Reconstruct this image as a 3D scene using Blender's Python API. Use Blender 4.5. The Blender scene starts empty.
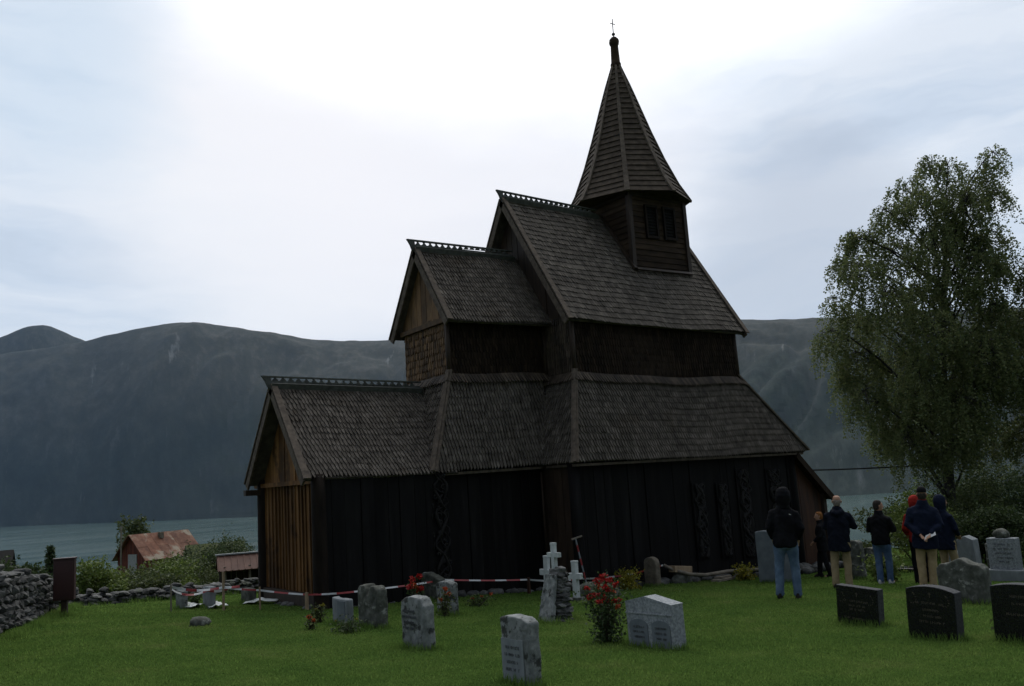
import bpy, bmesh, math, random
import numpy as np
from mathutils import Vector, Matrix

random.seed(7)
rng = np.random.default_rng(11)
sc = bpy.context.scene
COL = sc.collection
PI = math.pi

# ------------------------------------------------------------------ camera
CAM = Vector((-12.5798, -14.8081, 3.1066))
YAW, PITCH, ROLL, FPX = 0.64035, 0.157137, 0.06319, 868.28
fwd = Vector((math.sin(YAW) * math.cos(PITCH), math.cos(YAW) * math.cos(PITCH), math.sin(PITCH)))
rgt = Vector((math.cos(YAW), -math.sin(YAW), 0))
upv = rgt.cross(fwd)
r2 = rgt * math.cos(ROLL) - upv * math.sin(ROLL)
u2 = upv * math.cos(ROLL) + rgt * math.sin(ROLL)
cd = bpy.data.cameras.new('camera')
cam = bpy.data.objects.new('camera', cd)
COL.objects.link(cam)
cam.matrix_world = Matrix(((r2.x, u2.x, -fwd.x, CAM.x), (r2.y, u2.y, -fwd.y, CAM.y), (r2.z, u2.z, -fwd.z, CAM.z), (0, 0, 0, 1)))
cd.sensor_width = 36
cd.lens = FPX / 1024 * 36
cd.clip_end = 40000
cd.clip_start = 0.1
sc.camera = cam

# ------------------------------------------------------------------ noise
def _h(i, j, s):
    v = np.sin(i * 127.1 + j * 311.7 + s * 74.7) * 43758.5453
    return v - np.floor(v)

def vn(x, y, s=0):
    x = np.asarray(x, float); y = np.asarray(y, float)
    i = np.floor(x); j = np.floor(y); fx = x - i; fy = y - j
    fx = fx * fx * (3 - 2 * fx); fy = fy * fy * (3 - 2 * fy)
    return ((_h(i, j, s) * (1 - fx) + _h(i + 1, j, s) * fx) * (1 - fy)
            + (_h(i, j + 1, s) * (1 - fx) + _h(i + 1, j + 1, s) * fx) * fy)

def fbm(x, y, s=0, o=4):
    a = 0; w = .5
    for k in range(o):
        a = a + w * vn(x * 2 ** k, y * 2 ** k, s + k); w *= .5
    return a

def G(x, y):
    x = np.asarray(x, float); y = np.asarray(y, float)
    a = np.clip(x, -16, 14); b = np.clip(y, -18, 10)
    z = .632 - .0582 * a - .0217 * b - .00152 * a * b
    d = np.maximum(0, y - 9)
    z = z - .05 * np.minimum(d, 80) - .125 * np.maximum(0, d - 80)
    z = z - .2 * np.clip(y - 7.6 - .25 * np.clip(x, -12, 2), 0, 6) * np.clip((6 - x) / 6, 0, 1)
    z = z - .07 * np.minimum(np.maximum(0, x - 14), 60) - .12 * np.maximum(0, x - 74)
    z = z + .09 * np.maximum(0, -18 - y)
    z = z + .10 * np.exp(-((x) ** 2 + (y + 5) ** 2) / 6)
    z = z + .07 * (fbm(x * .5 + 40, y * .5 + 40, 3, 3) - .45)
    z = z + np.minimum(1, np.maximum(0, d - 20) / 60) * 3 * (fbm(x * .02 + 9, y * .02, 5, 3) - .45)
    return z

def gz(x, y): return float(G(x, y))

# ------------------------------------------------------------------ materials
def newmat(name):
    m = bpy.data.materials.new(name); m.use_nodes = True
    nt = m.node_tree; nt.nodes.clear()
    out = nt.nodes.new('ShaderNodeOutputMaterial'); b = nt.nodes.new('ShaderNodeBsdfPrincipled')
    nt.links.new(b.outputs[0], out.inputs[0])
    return m, nt, b

def rgba(c): return (c[0], c[1], c[2], 1)

def ramp(nt, fac, stops):
    r = nt.nodes.new('ShaderNodeValToRGB')
    while len(r.color_ramp.elements) < len(stops): r.color_ramp.elements.new(.5)
    for e, (p, c) in zip(r.color_ramp.elements, stops): e.position = p; e.color = rgba(c)
    nt.links.new(fac, r.inputs[0]); return r.outputs[0]

def noise(nt, scale, detail=4, mapping=(1, 1, 1), rough=.6, kind='Object'):
    tc = nt.nodes.new('ShaderNodeTexCoord'); mp = nt.nodes.new('ShaderNodeMapping')
    mp.inputs['Scale'].default_value = mapping
    n = nt.nodes.new('ShaderNodeTexNoise'); n.inputs['Scale'].default_value = scale
    n.inputs['Detail'].default_value = detail; n.inputs['Roughness'].default_value = rough
    nt.links.new(tc.outputs[kind], mp.inputs[0]); nt.links.new(mp.outputs[0], n.inputs['Vector'])
    return n.outputs['Fac']

def math_(nt, op, a, b):
    n = nt.nodes.new('ShaderNodeMath'); n.operation = op
    for k, v in enumerate((a, b)):
        if isinstance(v, (int, float)): n.inputs[k].default_value = v
        else: nt.links.new(v, n.inputs[k])
    return n.outputs[0]

def mixc(nt, fac, a, b, mode='MIX'):
    n = nt.nodes.new('ShaderNodeMix'); n.data_type = 'RGBA'; n.blend_type = mode
    if isinstance(fac, (int, float)): n.inputs[0].default_value = fac
    else: nt.links.new(fac, n.inputs[0])
    for k, v in ((6, a), (7, b)):
        if isinstance(v, tuple): n.inputs[k].default_value = rgba(v)
        else: nt.links.new(v, n.inputs[k])
    return n.outputs[2]

def island(nt):
    return nt.nodes.new('ShaderNodeNewGeometry').outputs['Random Per Island']

def bump(nt, b, h, s=.3, d=.02):
    n = nt.nodes.new('ShaderNodeBump'); n.inputs['Strength'].default_value = s; n.inputs['Distance'].default_value = d
    nt.links.new(h, n.inputs['Height']); nt.links.new(n.outputs[0], b.inputs['Normal'])

def rough_mat(name, stops, scale=6, mapping=(1, 1, 1), rough=.8, bs=.4, bd=.01, isl=.5, spec=.3, stain=None, isl_dark=.55):
    """noise ramp, lightness varied per loose piece, optional large stains with a shape of their own"""
    m, nt, b = newmat(name)
    n = noise(nt, scale, 6, mapping)
    c = ramp(nt, n, stops)
    if isl:
        v = math_(nt, 'MULTIPLY_ADD', island(nt), 2 * isl); v.node.inputs[2].default_value = 1 - isl
        h = nt.nodes.new('ShaderNodeHueSaturation'); nt.links.new(c, h.inputs['Color']); nt.links.new(v, h.inputs['Value']); c = h.outputs[0]
    if stain:
        sn = noise(nt, stain[0], 5, (1, 1, 1), .65)
        f = ramp(nt, sn, [(stain[1], (0, 0, 0)), (stain[1] + .07, (1, 1, 1))])
        c = mixc(nt, math_(nt, 'MULTIPLY', f, stain[3] if len(stain) > 3 else .8), c, stain[2])
    nt.links.new(c, b.inputs['Base Color'])
    b.inputs['Roughness'].default_value = rough; b.inputs['Specular IOR Level'].default_value = spec
    if bs: bump(nt, b, n, bs, bd)
    return m

def leaf_mat(name, cols, trans=.35, rough=.6):
    m = bpy.data.materials.new(name); m.use_nodes = True
    nt = m.node_tree; nt.nodes.clear()
    out = nt.nodes.new('ShaderNodeOutputMaterial')
    c = ramp(nt, island(nt), [(k / max(1, len(cols) - 1), cc) for k, cc in enumerate(cols)])
    d = nt.nodes.new('ShaderNodeBsdfPrincipled'); d.inputs['Roughness'].default_value = rough; d.inputs['Specular IOR Level'].default_value = .25
    t = nt.nodes.new('ShaderNodeBsdfTranslucent')
    nt.links.new(c, d.inputs['Base Color']); nt.links.new(c, t.inputs['Color'])
    mx = nt.nodes.new('ShaderNodeMixShader'); mx.inputs[0].default_value = trans
    nt.links.new(d.outputs[0], mx.inputs[1]); nt.links.new(t.outputs[0], mx.inputs[2]); nt.links.new(mx.outputs[0], out.inputs[0])
    return m

M = {}
M['shingle'] = rough_mat('weathered_shingle', [(.25, (.044, .038, .032)), (.5, (.079, .068, .057)), (.75, (.128, .111, .094))], 5, (1, 1, 1), .9, .3, .006, .26, .1, (.6, .6, (.05, .036, .022), .35))
M['shingle_wall'] = rough_mat('tarred_wall_shingle', [(.3, (.010, .007, .005)), (.7, (.03, .02, .013))], 7, (1, 1, .3), .85, .3, .006, .4, .1)
M['shingle_low'] = rough_mat('brown_grey_shingle', [(.3, (.028, .02, .014)), (.7, (.075, .056, .04))], 7, (1, 1, .3), .75, .3, .006, .5)
M['shingle_brown'] = rough_mat('brown_wall_shingle', [(.3, (.05, .028, .013)), (.7, (.15, .085, .037))], 7, (1, 1, .3), .75, .3, .006, .5)
M['tar'] = rough_mat('black_tarred_plank', [(.3, (.003, .0028, .0028)), (.6, (.0075, .007, .0068)), (.8, (.017, .0155, .0145))], 7, (1, 1, .09), .75, .6, .008, .35, .1)
M['carving'] = rough_mat('carved_tarred_wood', [(.3, (.006, .0056, .0053)), (.7, (.0155, .014, .013))], 9, rough=.75, bs=.4, bd=.006, isl=.2, spec=.2)
M['tar_brown'] = rough_mat('black_brown_timber', [(.3, (.006, .0045, .0035)), (.7, (.018, .0125, .009))], 8, (1, 1, .2), .75, .4, .008, .2, .1)
M['brown'] = rough_mat('brown_tarred_plank', [(.3, (.04, .019, .007)), (.55, (.125, .061, .02)), (.75, (.21, .105, .037))], 7, (1, 1, .1), .75, .5, .008, .3, .15, (.9, .56, (.03, .016, .008), .7))
M['darkbrown'] = rough_mat('dark_brown_timber', [(.3, (.013, .0085, .006)), (.7, (.042, .026, .016))], 8, (1, 1, .2), .65, .4, .008, .3)
M['redbrown'] = rough_mat('red_brown_plank', [(.3, (.02, .0085, .0045)), (.7, (.052, .021, .010))], 7, (1, 1, .12), .65, .4, .008, .4)
M['board'] = rough_mat('greyed_board', [(.3, (.055, .045, .037)), (.7, (.135, .108, .085))], 9, (1, 1, 1), .85, .3, .006, .2, .1)
M['tower'] = rough_mat('tower_clapboard', [(.3, (.018, .0125, .009)), (.7, (.056, .037, .024))], 6, (.3, .3, 1), .85, .3, .006, .4, .1)
M['spire'] = rough_mat('spire_clapboard', [(.3, (.036, .028, .021)), (.7, (.085, .066, .05))], 6, (1, 1, 1), .85, .3, .006, .12, .1)
M['crest'] = rough_mat('green_grey_board', [(.3, (.04, .042, .038)), (.7, (.09, .092, .084))], 8, (1, 1, 1), .8, .3, .006, .2)
M['iron'] = rough_mat('dark_iron', [(.3, (.02, .02, .021)), (.7, (.045, .043, .04))], 12, rough=.5, isl=0)
M['granite'] = rough_mat('pale_granite', [(.35, (.13, .142, .153)), (.5, (.21, .226, .238)), (.65, (.29, .303, .31))], 34, rough=.75, bs=.2, bd=.004, isl=0, stain=(3, .6, (.16, .17, .15), .6))
M['stone'] = rough_mat('grey_lichen_stone', [(.3, (.08, .086, .082)), (.5, (.155, .165, .16)), (.7, (.26, .265, .26))], 9, rough=.9, bs=.6, bd=.015, isl=0, stain=(7, .53, (.02, .021, .018), .9))
M['stone_smooth'] = rough_mat('grey_dressed_stone', [(.3, (.125, .138, .145)), (.7, (.215, .23, .238))], 7, (1, 1, .5), rough=.85, bs=.3, bd=.006, isl=0, stain=(4, .62, (.09, .095, .085), .7))
M['stone_dark'] = rough_mat('dark_mossy_stone', [(.3, (.03, .032, .025)), (.5, (.065, .068, .056)), (.7, (.13, .133, .117))], 8, rough=.9, bs=.6, bd=.015, isl=0, stain=(6, .58, (.3, .3, .27), .7))
M['stone_brown'] = rough_mat('brown_field_stone', [(.3, (.06, .05, .036)), (.7, (.17, .145, .11))], 6, rough=.9, bs=.5, bd=.015, isl=0)
M['rubble'] = rough_mat('rubble_stone', [(.3, (.03, .03, .028)), (.5, (.058, .058, .055)), (.72, (.115, .114, .11))], 7, rough=.9, bs=.7, bd=.02, isl=.5, stain=(2.2, .6, (.05, .06, .03), .6))
M['slate'] = rough_mat('slate_slab', [(.3, (.09, .105, .116)), (.7, (.15, .168, .18))], 4, rough=.8, bs=.3, bd=.006, isl=0)
M['black'] = rough_mat('polished_black_granite', [(.4, (.006, .006, .007)), (.6, (.013, .012, .012))], 60, rough=.22, bs=0, isl=0, spec=.35)
M['blackside'] = rough_mat('rough_black_granite', [(.4, (.022, .023, .025)), (.6, (.05, .052, .055))], 40, rough=.8, bs=.4, bd=.004, isl=0)
M['gold'] = rough_mat('gilded_letter', [(.4, (.06, .048, .034)), (.6, (.095, .08, .058))], 30, rough=.5, bs=0, isl=0)
M['ink'] = rough_mat('cut_letter', [(.4, (.07, .075, .08)), (.6, (.1, .105, .11))], 30, rough=.9, bs=0, isl=0)
M['marble'] = rough_mat('white_marble', [(.3, (.32, .345, .335)), (.7, (.5, .52, .51))], 8, rough=.6, bs=.2, bd=.004, isl=0, stain=(5, .62, (.2, .22, .18), .6))
M['rust'] = rough_mat('rusty_sheet_roof', [(.3, (.068, .024, .012)), (.5, (.125, .05, .027)), (.7, (.19, .10, .062))], 1.6, rough=.8, bs=.2, bd=.02, isl=.25, stain=(.55, .52, (.26, .24, .18), .7))
M['rust_pink'] = rough_mat('faded_red_sheet', [(.3, (.055, .022, .014)), (.7, (.12, .06, .042))], 2.5, rough=.7, bs=.2, bd=.02, isl=.2)
M['redpaint'] = rough_mat('red_painted_board', [(.3, (.08, .02, .012)), (.7, (.14, .036, .022))], 4, (1, 1, .3), rough=.8, isl=.3)
M['greydoor'] = rough_mat('grey_door', [(.3, (.22, .23, .23)), (.7, (.33, .34, .34))], 5, rough=.8, isl=.2)
M['signred'] = rough_mat('dark_red_box', [(.3, (.024, .006, .006)), (.7, (.038, .0105, .0095))], 4, rough=.45, bs=.1, isl=0, spec=.5)
M['turf'] = rough_mat('turf_roof_moss', [(.3, (.035, .045, .015)), (.7, (.1, .11, .04))], 3, rough=.95, bs=.6, bd=.05, isl=0)
M['palewood'] = rough_mat('pale_new_wood', [(.3, (.2, .14, .085)), (.7, (.34, .25, .16))], 6, (1, 1, .3), rough=.75, isl=0)
M['greywood'] = rough_mat('grey_old_wood', [(.3, (.1, .085, .065)), (.7, (.22, .19, .15))], 6, (1, 1, 1), rough=.85, isl=0)
M['tape_red'] = rough_mat('red_tape', [(.4, (.2, .016, .018)), (.6, (.28, .026, .026))], 5, rough=.4, bs=0, isl=0, spec=.5)
M['tape_white'] = rough_mat('white_tape', [(.4, (.42, .42, .42)), (.6, (.52, .52, .52))], 5, rough=.4, bs=0, isl=0, spec=.5)
M['plastic'] = rough_mat('white_plastic_sheet', [(.4, (.36, .39, .39)), (.6, (.5, .52, .51))], 4, rough=.45, bs=.4, bd=.03, isl=0, spec=.5)
M['bark'] = rough_mat('birch_bark', [(.35, (.012, .011, .010)), (.55, (.032, .03, .027)), (.72, (.12, .115, .105))], 3, (1, 1, .5), rough=.9, bs=.6, bd=.02, isl=0)
M['twig'] = rough_mat('brown_stem', [(.3, (.025, .018, .012)), (.7, (.06, .045, .03))], 8, rough=.9, isl=.2)
M['cable'] = rough_mat('black_cable', [(.4, (.012, .012, .013)), (.6, (.02, .02, .021))], 5, rough=.6, bs=0, isl=0)
M['paper'] = rough_mat('white_paper', [(.4, (.5, .5, .49)), (.6, (.58, .58, .57))], 5, rough=.7, bs=0, isl=0)
M['skin'] = rough_mat('skin', [(.3, (.3, .16, .1)), (.7, (.4, .23, .155))], 8, rough=.6, bs=0, isl=0)
def cloth(name, a, b, sc_=9): return rough_mat(name, [(.3, a), (.7, b)], sc_, rough=.85, bs=.35, bd=.006, isl=0, spec=.06)
M['cloth_black'] = cloth('black_cloth', (.005, .005, .006), (.011, .011, .0125))
M['cloth_navy'] = cloth('navy_cloth', (.005, .006, .011), (.010, .012, .019))
M['cloth_darkblue'] = cloth('dark_blue_cloth', (.006, .009, .019), (.011, .015, .031))
M['cloth_red'] = cloth('red_cloth', (.17, .012, .010), (.27, .024, .017))
M['cloth_maroon'] = cloth('maroon_cloth', (.1, .016, .014), (.16, .03, .024))
M['jeans'] = cloth('faded_blue_jeans', (.05, .08, .13), (.12, .17, .24), 6)
M['jeans_b'] = cloth('blue_jeans', (.04, .075, .15), (.10, .15, .25), 6)
M['beige'] = cloth('beige_trousers', (.2, .15, .085), (.31, .24, .145), 6)
M['beige_b'] = cloth('tan_trousers', (.22, .16, .085), (.36, .27, .155), 6)
M['shoe'] = cloth('dark_shoe', (.012, .011, .010), (.025, .022, .02))
M['shoe_blue'] = cloth('blue_shoe', (.02, .03, .06), (.04, .055, .09))
M['shoe_white'] = cloth('pale_shoe', (.3, .3, .3), (.45, .45, .45))
M['hair_grey'] = cloth('grey_hair', (.12, .1, .085), (.24, .2, .17), 30)
M['hair_dark'] = cloth('dark_hair', (.02, .017, .014), (.05, .042, .035), 30)
M['hair_ginger'] = cloth('ginger_hair', (.12, .05, .018), (.22, .1, .035), 30)
M['birchleaf'] = leaf_mat('birch_leaf', [(.066, .092, .036), (.11, .14, .052), (.14, .166, .062), (.165, .175, .075)], .5)
M['darkleaf'] = leaf_mat('dark_shrub_leaf', [(.02, .034, .013), (.04, .062, .02), (.06, .085, .027)])
M['hedgeleaf'] = leaf_mat('hedge_leaf', [(.034, .048, .017), (.058, .078, .024), (.09, .108, .034)])
M['limeleaf'] = leaf_mat('light_shrub_leaf', [(.055, .085, .02), (.1, .145, .03), (.14, .175, .04)])
M['yellowleaf'] = leaf_mat('yellow_green_leaf', [(.09, .10, .012), (.17, .16, .018), (.28, .23, .02)])
M['roseleaf'] = leaf_mat('rose_leaf', [(.018, .034, .012), (.035, .06, .02), (.055, .08, .03)])
M['petal'] = leaf_mat('red_petal', [(.16, .006, .006), (.3, .012, .010), (.42, .03, .02)], .25)
M['petal_orange'] = leaf_mat('orange_petal', [(.22, .03, .008), (.4, .08, .015)], .25)
m_, nt, b = newmat('grass_blade')
gn = noise(nt, .9, 4); gi = island(nt)
c = ramp(nt, gn, [(.28, (.084, .152, .036)), (.45, (.108, .184, .042)), (.6, (.13, .205, .049)), (.72, (.165, .215, .065))])
c = mixc(nt, 1.0, c, ramp(nt, gi, [(0, (.86, .86, .86)), (.5, (1, 1, 1)), (1, (1.14, 1.12, 1.12))]), 'MULTIPLY')
b.inputs['Roughness'].default_value = 1; b.inputs['Specular IOR Level'].default_value = 0
nt.links.new(c, b.inputs['Base Color'])
t = nt.nodes.new('ShaderNodeBsdfTranslucent'); nt.links.new(c, t.inputs['Color']); mx = nt.nodes.new('ShaderNodeMixShader'); mx.inputs[0].default_value = .5
out = [n for n in nt.nodes if n.type == 'OUTPUT_MATERIAL'][0]
nt.links.new(b.outputs[0], mx.inputs[1]); nt.links.new(t.outputs[0], mx.inputs[2]); nt.links.new(mx.outputs[0], out.inputs[0])
M['grass'] = m_

# ------------------------------------------------------------------ object helpers
def tag(o, label=None, cat=None, group=None, kind=None):
    if label: o['label'] = label
    if cat: o['category'] = cat
    if group: o['group'] = group
    if kind: o['kind'] = kind
    return o

def empty(name, loc=(0, 0, 0), rz=0, label=None, cat=None, group=None):
    o = bpy.data.objects.new(name, None); COL.objects.link(o)
    o.location = loc; o.rotation_euler = (0, 0, rz); o.empty_display_size = .2
    return tag(o, label, cat, group)

class MB:
    def __init__(s): s.v = []; s.f = []; s.mi = []; s.cur = 0
    def add(s, vs, fs):
        n = len(s.v); s.v.extend([tuple(p) for p in vs])
        s.f.extend([tuple(i + n for i in f) for f in fs]); s.mi.extend([s.cur] * len(fs)); return s
    def hexa(s, p):   # p0-3 bottom ring, p4-7 top ring
        return s.add(p, [(3, 2, 1, 0), (4, 5, 6, 7), (0, 1, 5, 4), (1, 2, 6, 5), (2, 3, 7, 6), (3, 0, 4, 7)])
    def box(s, c, d, rz=0, R=None):
        c = Vector(c); hx, hy, hz = d[0] / 2, d[1] / 2, d[2] / 2
        if R is None: R = Matrix.Rotation(rz, 3, 'Z')
        p = [c + R @ Vector(q) for q in ((-hx, -hy, -hz), (hx, -hy, -hz), (hx, hy, -hz), (-hx, hy, -hz), (-hx, -hy, hz), (hx, -hy, hz), (hx, hy, hz), (-hx, hy, hz))]
        return s.hexa(p)
    def bar(s, a, b, w, h, up=(0, 0, 1), w2=None):
        """box along a-b; w across, h along 'up' side"""
        a = Vector(a); b = Vector(b); t = (b - a).normalized(); up = Vector(up)
        x = t.cross(up).normalized(); z = x.cross(t).normalized()
        w2 = w if w2 is None else w2
        p = []
        for z_ in (-h / 2, h / 2):
            p += [a - x * w / 2 + z * z_, a + x * w / 2 + z * z_, b + x * w2 / 2 + z * z_, b - x * w2 / 2 + z * z_]
        return s.hexa(p)
    def slab(s, quad, th, n=None):
        """quad (4 pts) thickened inward along -n"""
        q = [Vector(p) for p in quad]
        if n is None: n = (q[1] - q[0]).cross(q[3] - q[0]).normalized()
        lo = [p - n * th for p in q]
        return s.hexa(lo + q)
    def poly(s, pts, d):
        """planar polygon extruded by vector d"""
        d = Vector(d); q = [Vector(p) for p in pts]; n = len(q)
        fs = [tuple(range(n - 1, -1, -1)), tuple(range(n, 2 * n))] + [(i, (i + 1) % n, n + (i + 1) % n, n + i) for i in range(n)]
        return s.add(q + [p + d for p in q], fs)
    def tube(s, pts, rad, n=8, cap=True, flat=None):
        pts = [Vector(p) for p in pts]
        if isinstance(rad, (int, float)): rad = [rad] * len(pts)
        base = len(s.v); fs = []; prev = None
        for i, p in enumerate(pts):
            t = (pts[min(i + 1, len(pts) - 1)] - pts[max(i - 1, 0)]).normalized()
            if prev is None:
                a = Vector((0, 0, 1)) if abs(t.z) < .9 else Vector((0, 1, 0))
                x = t.cross(a).normalized()
            else:
                x = (prev - t * prev.dot(t)).normalized()
            prev = x; y = t.cross(x)
            rr = rad[i]; rx, ry = (rr if isinstance(rr, tuple) else (rr, rr))
            for k in range(n):
                a = 2 * PI * k / n
                s.v.append(tuple(p + x * math.cos(a) * rx + y * math.sin(a) * ry))
        for i in range(len(pts) - 1):
            for k in range(n):
                fs.append((base + i * n + k, base + i * n + (k + 1) % n, base + (i + 1) * n + (k + 1) % n, base + (i + 1) * n + k))
        if cap:
            fs.append(tuple(base + k for k in range(n - 1, -1, -1))); fs.append(tuple(base + (len(pts) - 1) * n + k for k in range(n)))
        s.f.extend(fs); s.mi.extend([s.cur] * len(fs)); return s
    def loft(s, rings, n=16):
        """rings: (cx, cy, cz, rx, ry) stacked horizontal ellipses"""
        base = len(s.v)
        for (cx, cy, cz, rx, ry) in rings:
            for k in range(n):
                a = 2 * PI * k / n; s.v.append((cx + rx * math.cos(a), cy + ry * math.sin(a), cz))
        fs = []
        for i in range(len(rings) - 1):
            for k in range(n):
                fs.append((base + i * n + k, base + i * n + (k + 1) % n, base + (i + 1) * n + (k + 1) % n, base + (i + 1) * n + k))
        fs.append(tuple(base + k for k in range(n - 1, -1, -1))); fs.append(tuple(base + (len(rings) - 1) * n + k for k in range(n)))
        s.f.extend(fs); s.mi.extend([s.cur] * len(fs)); return s
    def blob(s, c, r, seed=0, amp=.2, R=None, sub=2):
        """irregular boulder from an icosphere template"""
        tv, tf = ICO[sub]
        c = Vector(c); rnd = random.Random(seed); k = [rnd.uniform(-3, 3) for _ in range(9)]
        vs = []
        for q in tv:
            d = 1 + amp * (math.sin(q.x * 2.3 + k[0]) * math.sin(q.y * 2.7 + k[1]) + .6 * math.sin(q.z * 4.1 + k[2] + q.x * 2) + .4 * math.sin(q.y * 5 + k[3] - q.z * 3))
            # squarish: raise towards a cube
            m = max(abs(q.x), abs(q.y), abs(q.z)); d *= 1 + .35 * (1 / max(.58, m) - 1)
            w = Vector((q.x * r[0], q.y * r[1], q.z * r[2])) * d
            if R is not None: w = R @ w
            vs.append(c + w)
        return s.add(vs, tf)
    def build(s, name, mat, parent=None, smooth=False):
        me = bpy.data.meshes.new(name); me.from_pydata(s.v, [], s.f)
        for m in (mat if isinstance(mat, (list, tuple)) else [mat]): me.materials.append(m)
        if max(s.mi, default=0): me.polygons.foreach_set('material_index', s.mi)
        if smooth: me.polygons.foreach_set('use_smooth', [True] * len(s.f))
        me.update()
        o = bpy.data.objects.new(name, me); COL.objects.link(o)
        if parent: o.parent = parent
        return o

ICO = {}
for sub in (1, 2, 3):
    bm = bmesh.new(); bmesh.ops.create_icosphere(bm, subdivisions=sub, radius=1)
    ICO[sub] = ([v.co.copy() for v in bm.verts], [tuple(v.index for v in f.verts) for f in bm.faces]); bm.free()

def quads(name, V, mat, parent=None, nv=4, mi=None):
    """V: (N, nv, 3) -> N loose polygons in one mesh"""
    N = len(V); me = bpy.data.meshes.new(name)
    me.vertices.add(N * nv); me.vertices.foreach_set('co', np.asarray(V, np.float32).reshape(-1))
    me.loops.add(N * nv); me.loops.foreach_set('vertex_index', np.arange(N * nv, dtype=np.int32))
    me.polygons.add(N); me.polygons.foreach_set('loop_start', np.arange(0, N * nv, nv, dtype=np.int32))
    me.polygons.foreach_set('loop_total', np.full(N, nv, np.int32))
    for m in (mat if isinstance(mat, (list, tuple)) else [mat]): me.materials.append(m)
    if mi is not None: me.polygons.foreach_set('material_index', np.asarray(mi, np.int32))
    me.update(calc_edges=True); me.validate()
    o = bpy.data.objects.new(name, me); COL.objects.link(o)
    if parent: o.parent = parent
    return o

def bake(o, mods):
    """apply modifiers through the depsgraph"""
    for (typ, kw) in mods:
        m = o.modifiers.new(typ, typ)
        for k, v in kw.items(): setattr(m, k, v)
    dg = bpy.context.evaluated_depsgraph_get(); dg.update()
    me = bpy.data.meshes.new_from_object(o.evaluated_get(dg))
    o.modifiers.clear(); old = o.data; nm = old.name; o.data = me
    bpy.data.meshes.remove(old); me.name = nm
    return o

def jitter(o, amp, freq, seed=0):
    """push vertices along their normals by smooth noise"""
    me = o.data; n = len(me.vertices); co = np.empty(n * 3); no = np.empty(n * 3)
    me.vertices.foreach_get('co', co); me.vertices.foreach_get('normal', no)
    co = co.reshape(-1, 3); no = no.reshape(-1, 3)
    w = fbm(co[:, 0] * freq + co[:, 2] * freq * .6 + seed, co[:, 1] * freq + co[:, 2] * freq * .8 + seed * 2, seed, 3) - .45
    co = co + no * (w * 2 * amp)[:, None]
    me.vertices.foreach_set('co', co.reshape(-1)); me.update()
    return o

# ------------------------------------------------------------------ church helpers
def lerp(a, b, t): return a + (b - a) * t

def shingles(mb, TL, TR, BL, BR, n, w=.11, ex=.19, th=.02, tip=.06, over=.5, jit=1.0):
    """overlapping wooden shingles with pointed butts on a quad; n = outward normal"""
    TL, TR, BL, BR = map(Vector, (TL, TR, BL, BR)); n = Vector(n).normalized()
    H = ((TL + TR) / 2 - (BL + BR) / 2).length
    rows = max(1, round(H / ex))
    for i in range(rows):
        t0 = i / rows; t1 = min(1.02, (i + 1 + over) / rows)
        a0 = lerp(BL, TL, t0); b0 = lerp(BR, TR, t0); a1 = lerp(BL, TL, t1); b1 = lerp(BR, TR, t1)
        L = (b0 - a0).length
        if L < .02: continue
        dr = (b0 - a0).normalized(); dn = (lerp(BL, TL, 0) + lerp(BR, TR, 0) - TL - TR).normalized()
        ua0, ub0 = 0, L; ua1 = (a1 - a0).dot(dr); ub1 = ua1 + (b1 - a1).length
        up = (a1 - a0) - dr * (a1 - a0).dot(dr)
        u = -random.uniform(0, w) if i % 2 else -w * .5 * random.random()
        lo = min(ua0, ua1); hi = max(ub0, ub1); u = lo + u
        while u < hi:
            ww = w * random.uniform(.85, 1.15); e = u + ww - .006
            x0, x1 = max(u, ua0), min(e, ub0); y0, y1 = max(u, ua1), min(e, ub1)
            u += ww
            if x1 - x0 < .015 and y1 - y0 < .015: continue
            if x1 < x0: x0 = x1 = (x0 + x1) / 2
            if y1 < y0: y0 = y1 = (y0 + y1) / 2
            jz = random.uniform(-.012, .012) * jit; hh = th * random.uniform(.7, 1.35); tp = tip * min(1, (x1 - x0) / w)
            gp = .16 * (x1 - x0) if tip > .04 else 0     # shingles narrow towards their pointed butt
            P0 = a0 + dr * (x0 + gp) + dn * jz; P1 = a0 + dr * (x1 - gp) + dn * jz; Pm = (P0 + P1) / 2 + dn * tp
            Q0 = a0 + dr * y0 + up; Q1 = a0 + dr * y1 + up
            sk = n * random.uniform(-.006, .006)
            k1 = n * (.016 + hh); k2 = n * .004
            top = [P0 + k1 + sk, Pm + k1, P1 + k1 - sk, Q1 + k2 + n * .003, Q0 + k2 + n * .003]
            bot = [P0 + k1 - n * hh, Pm + k1 - n * hh, P1 + k1 - n * hh]
            mb.add(top + bot, [(0, 1, 2, 3, 4), (0, 5, 6, 1), (1, 6, 7, 2), (2, 7, 3), (0, 4, 5)])

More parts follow.
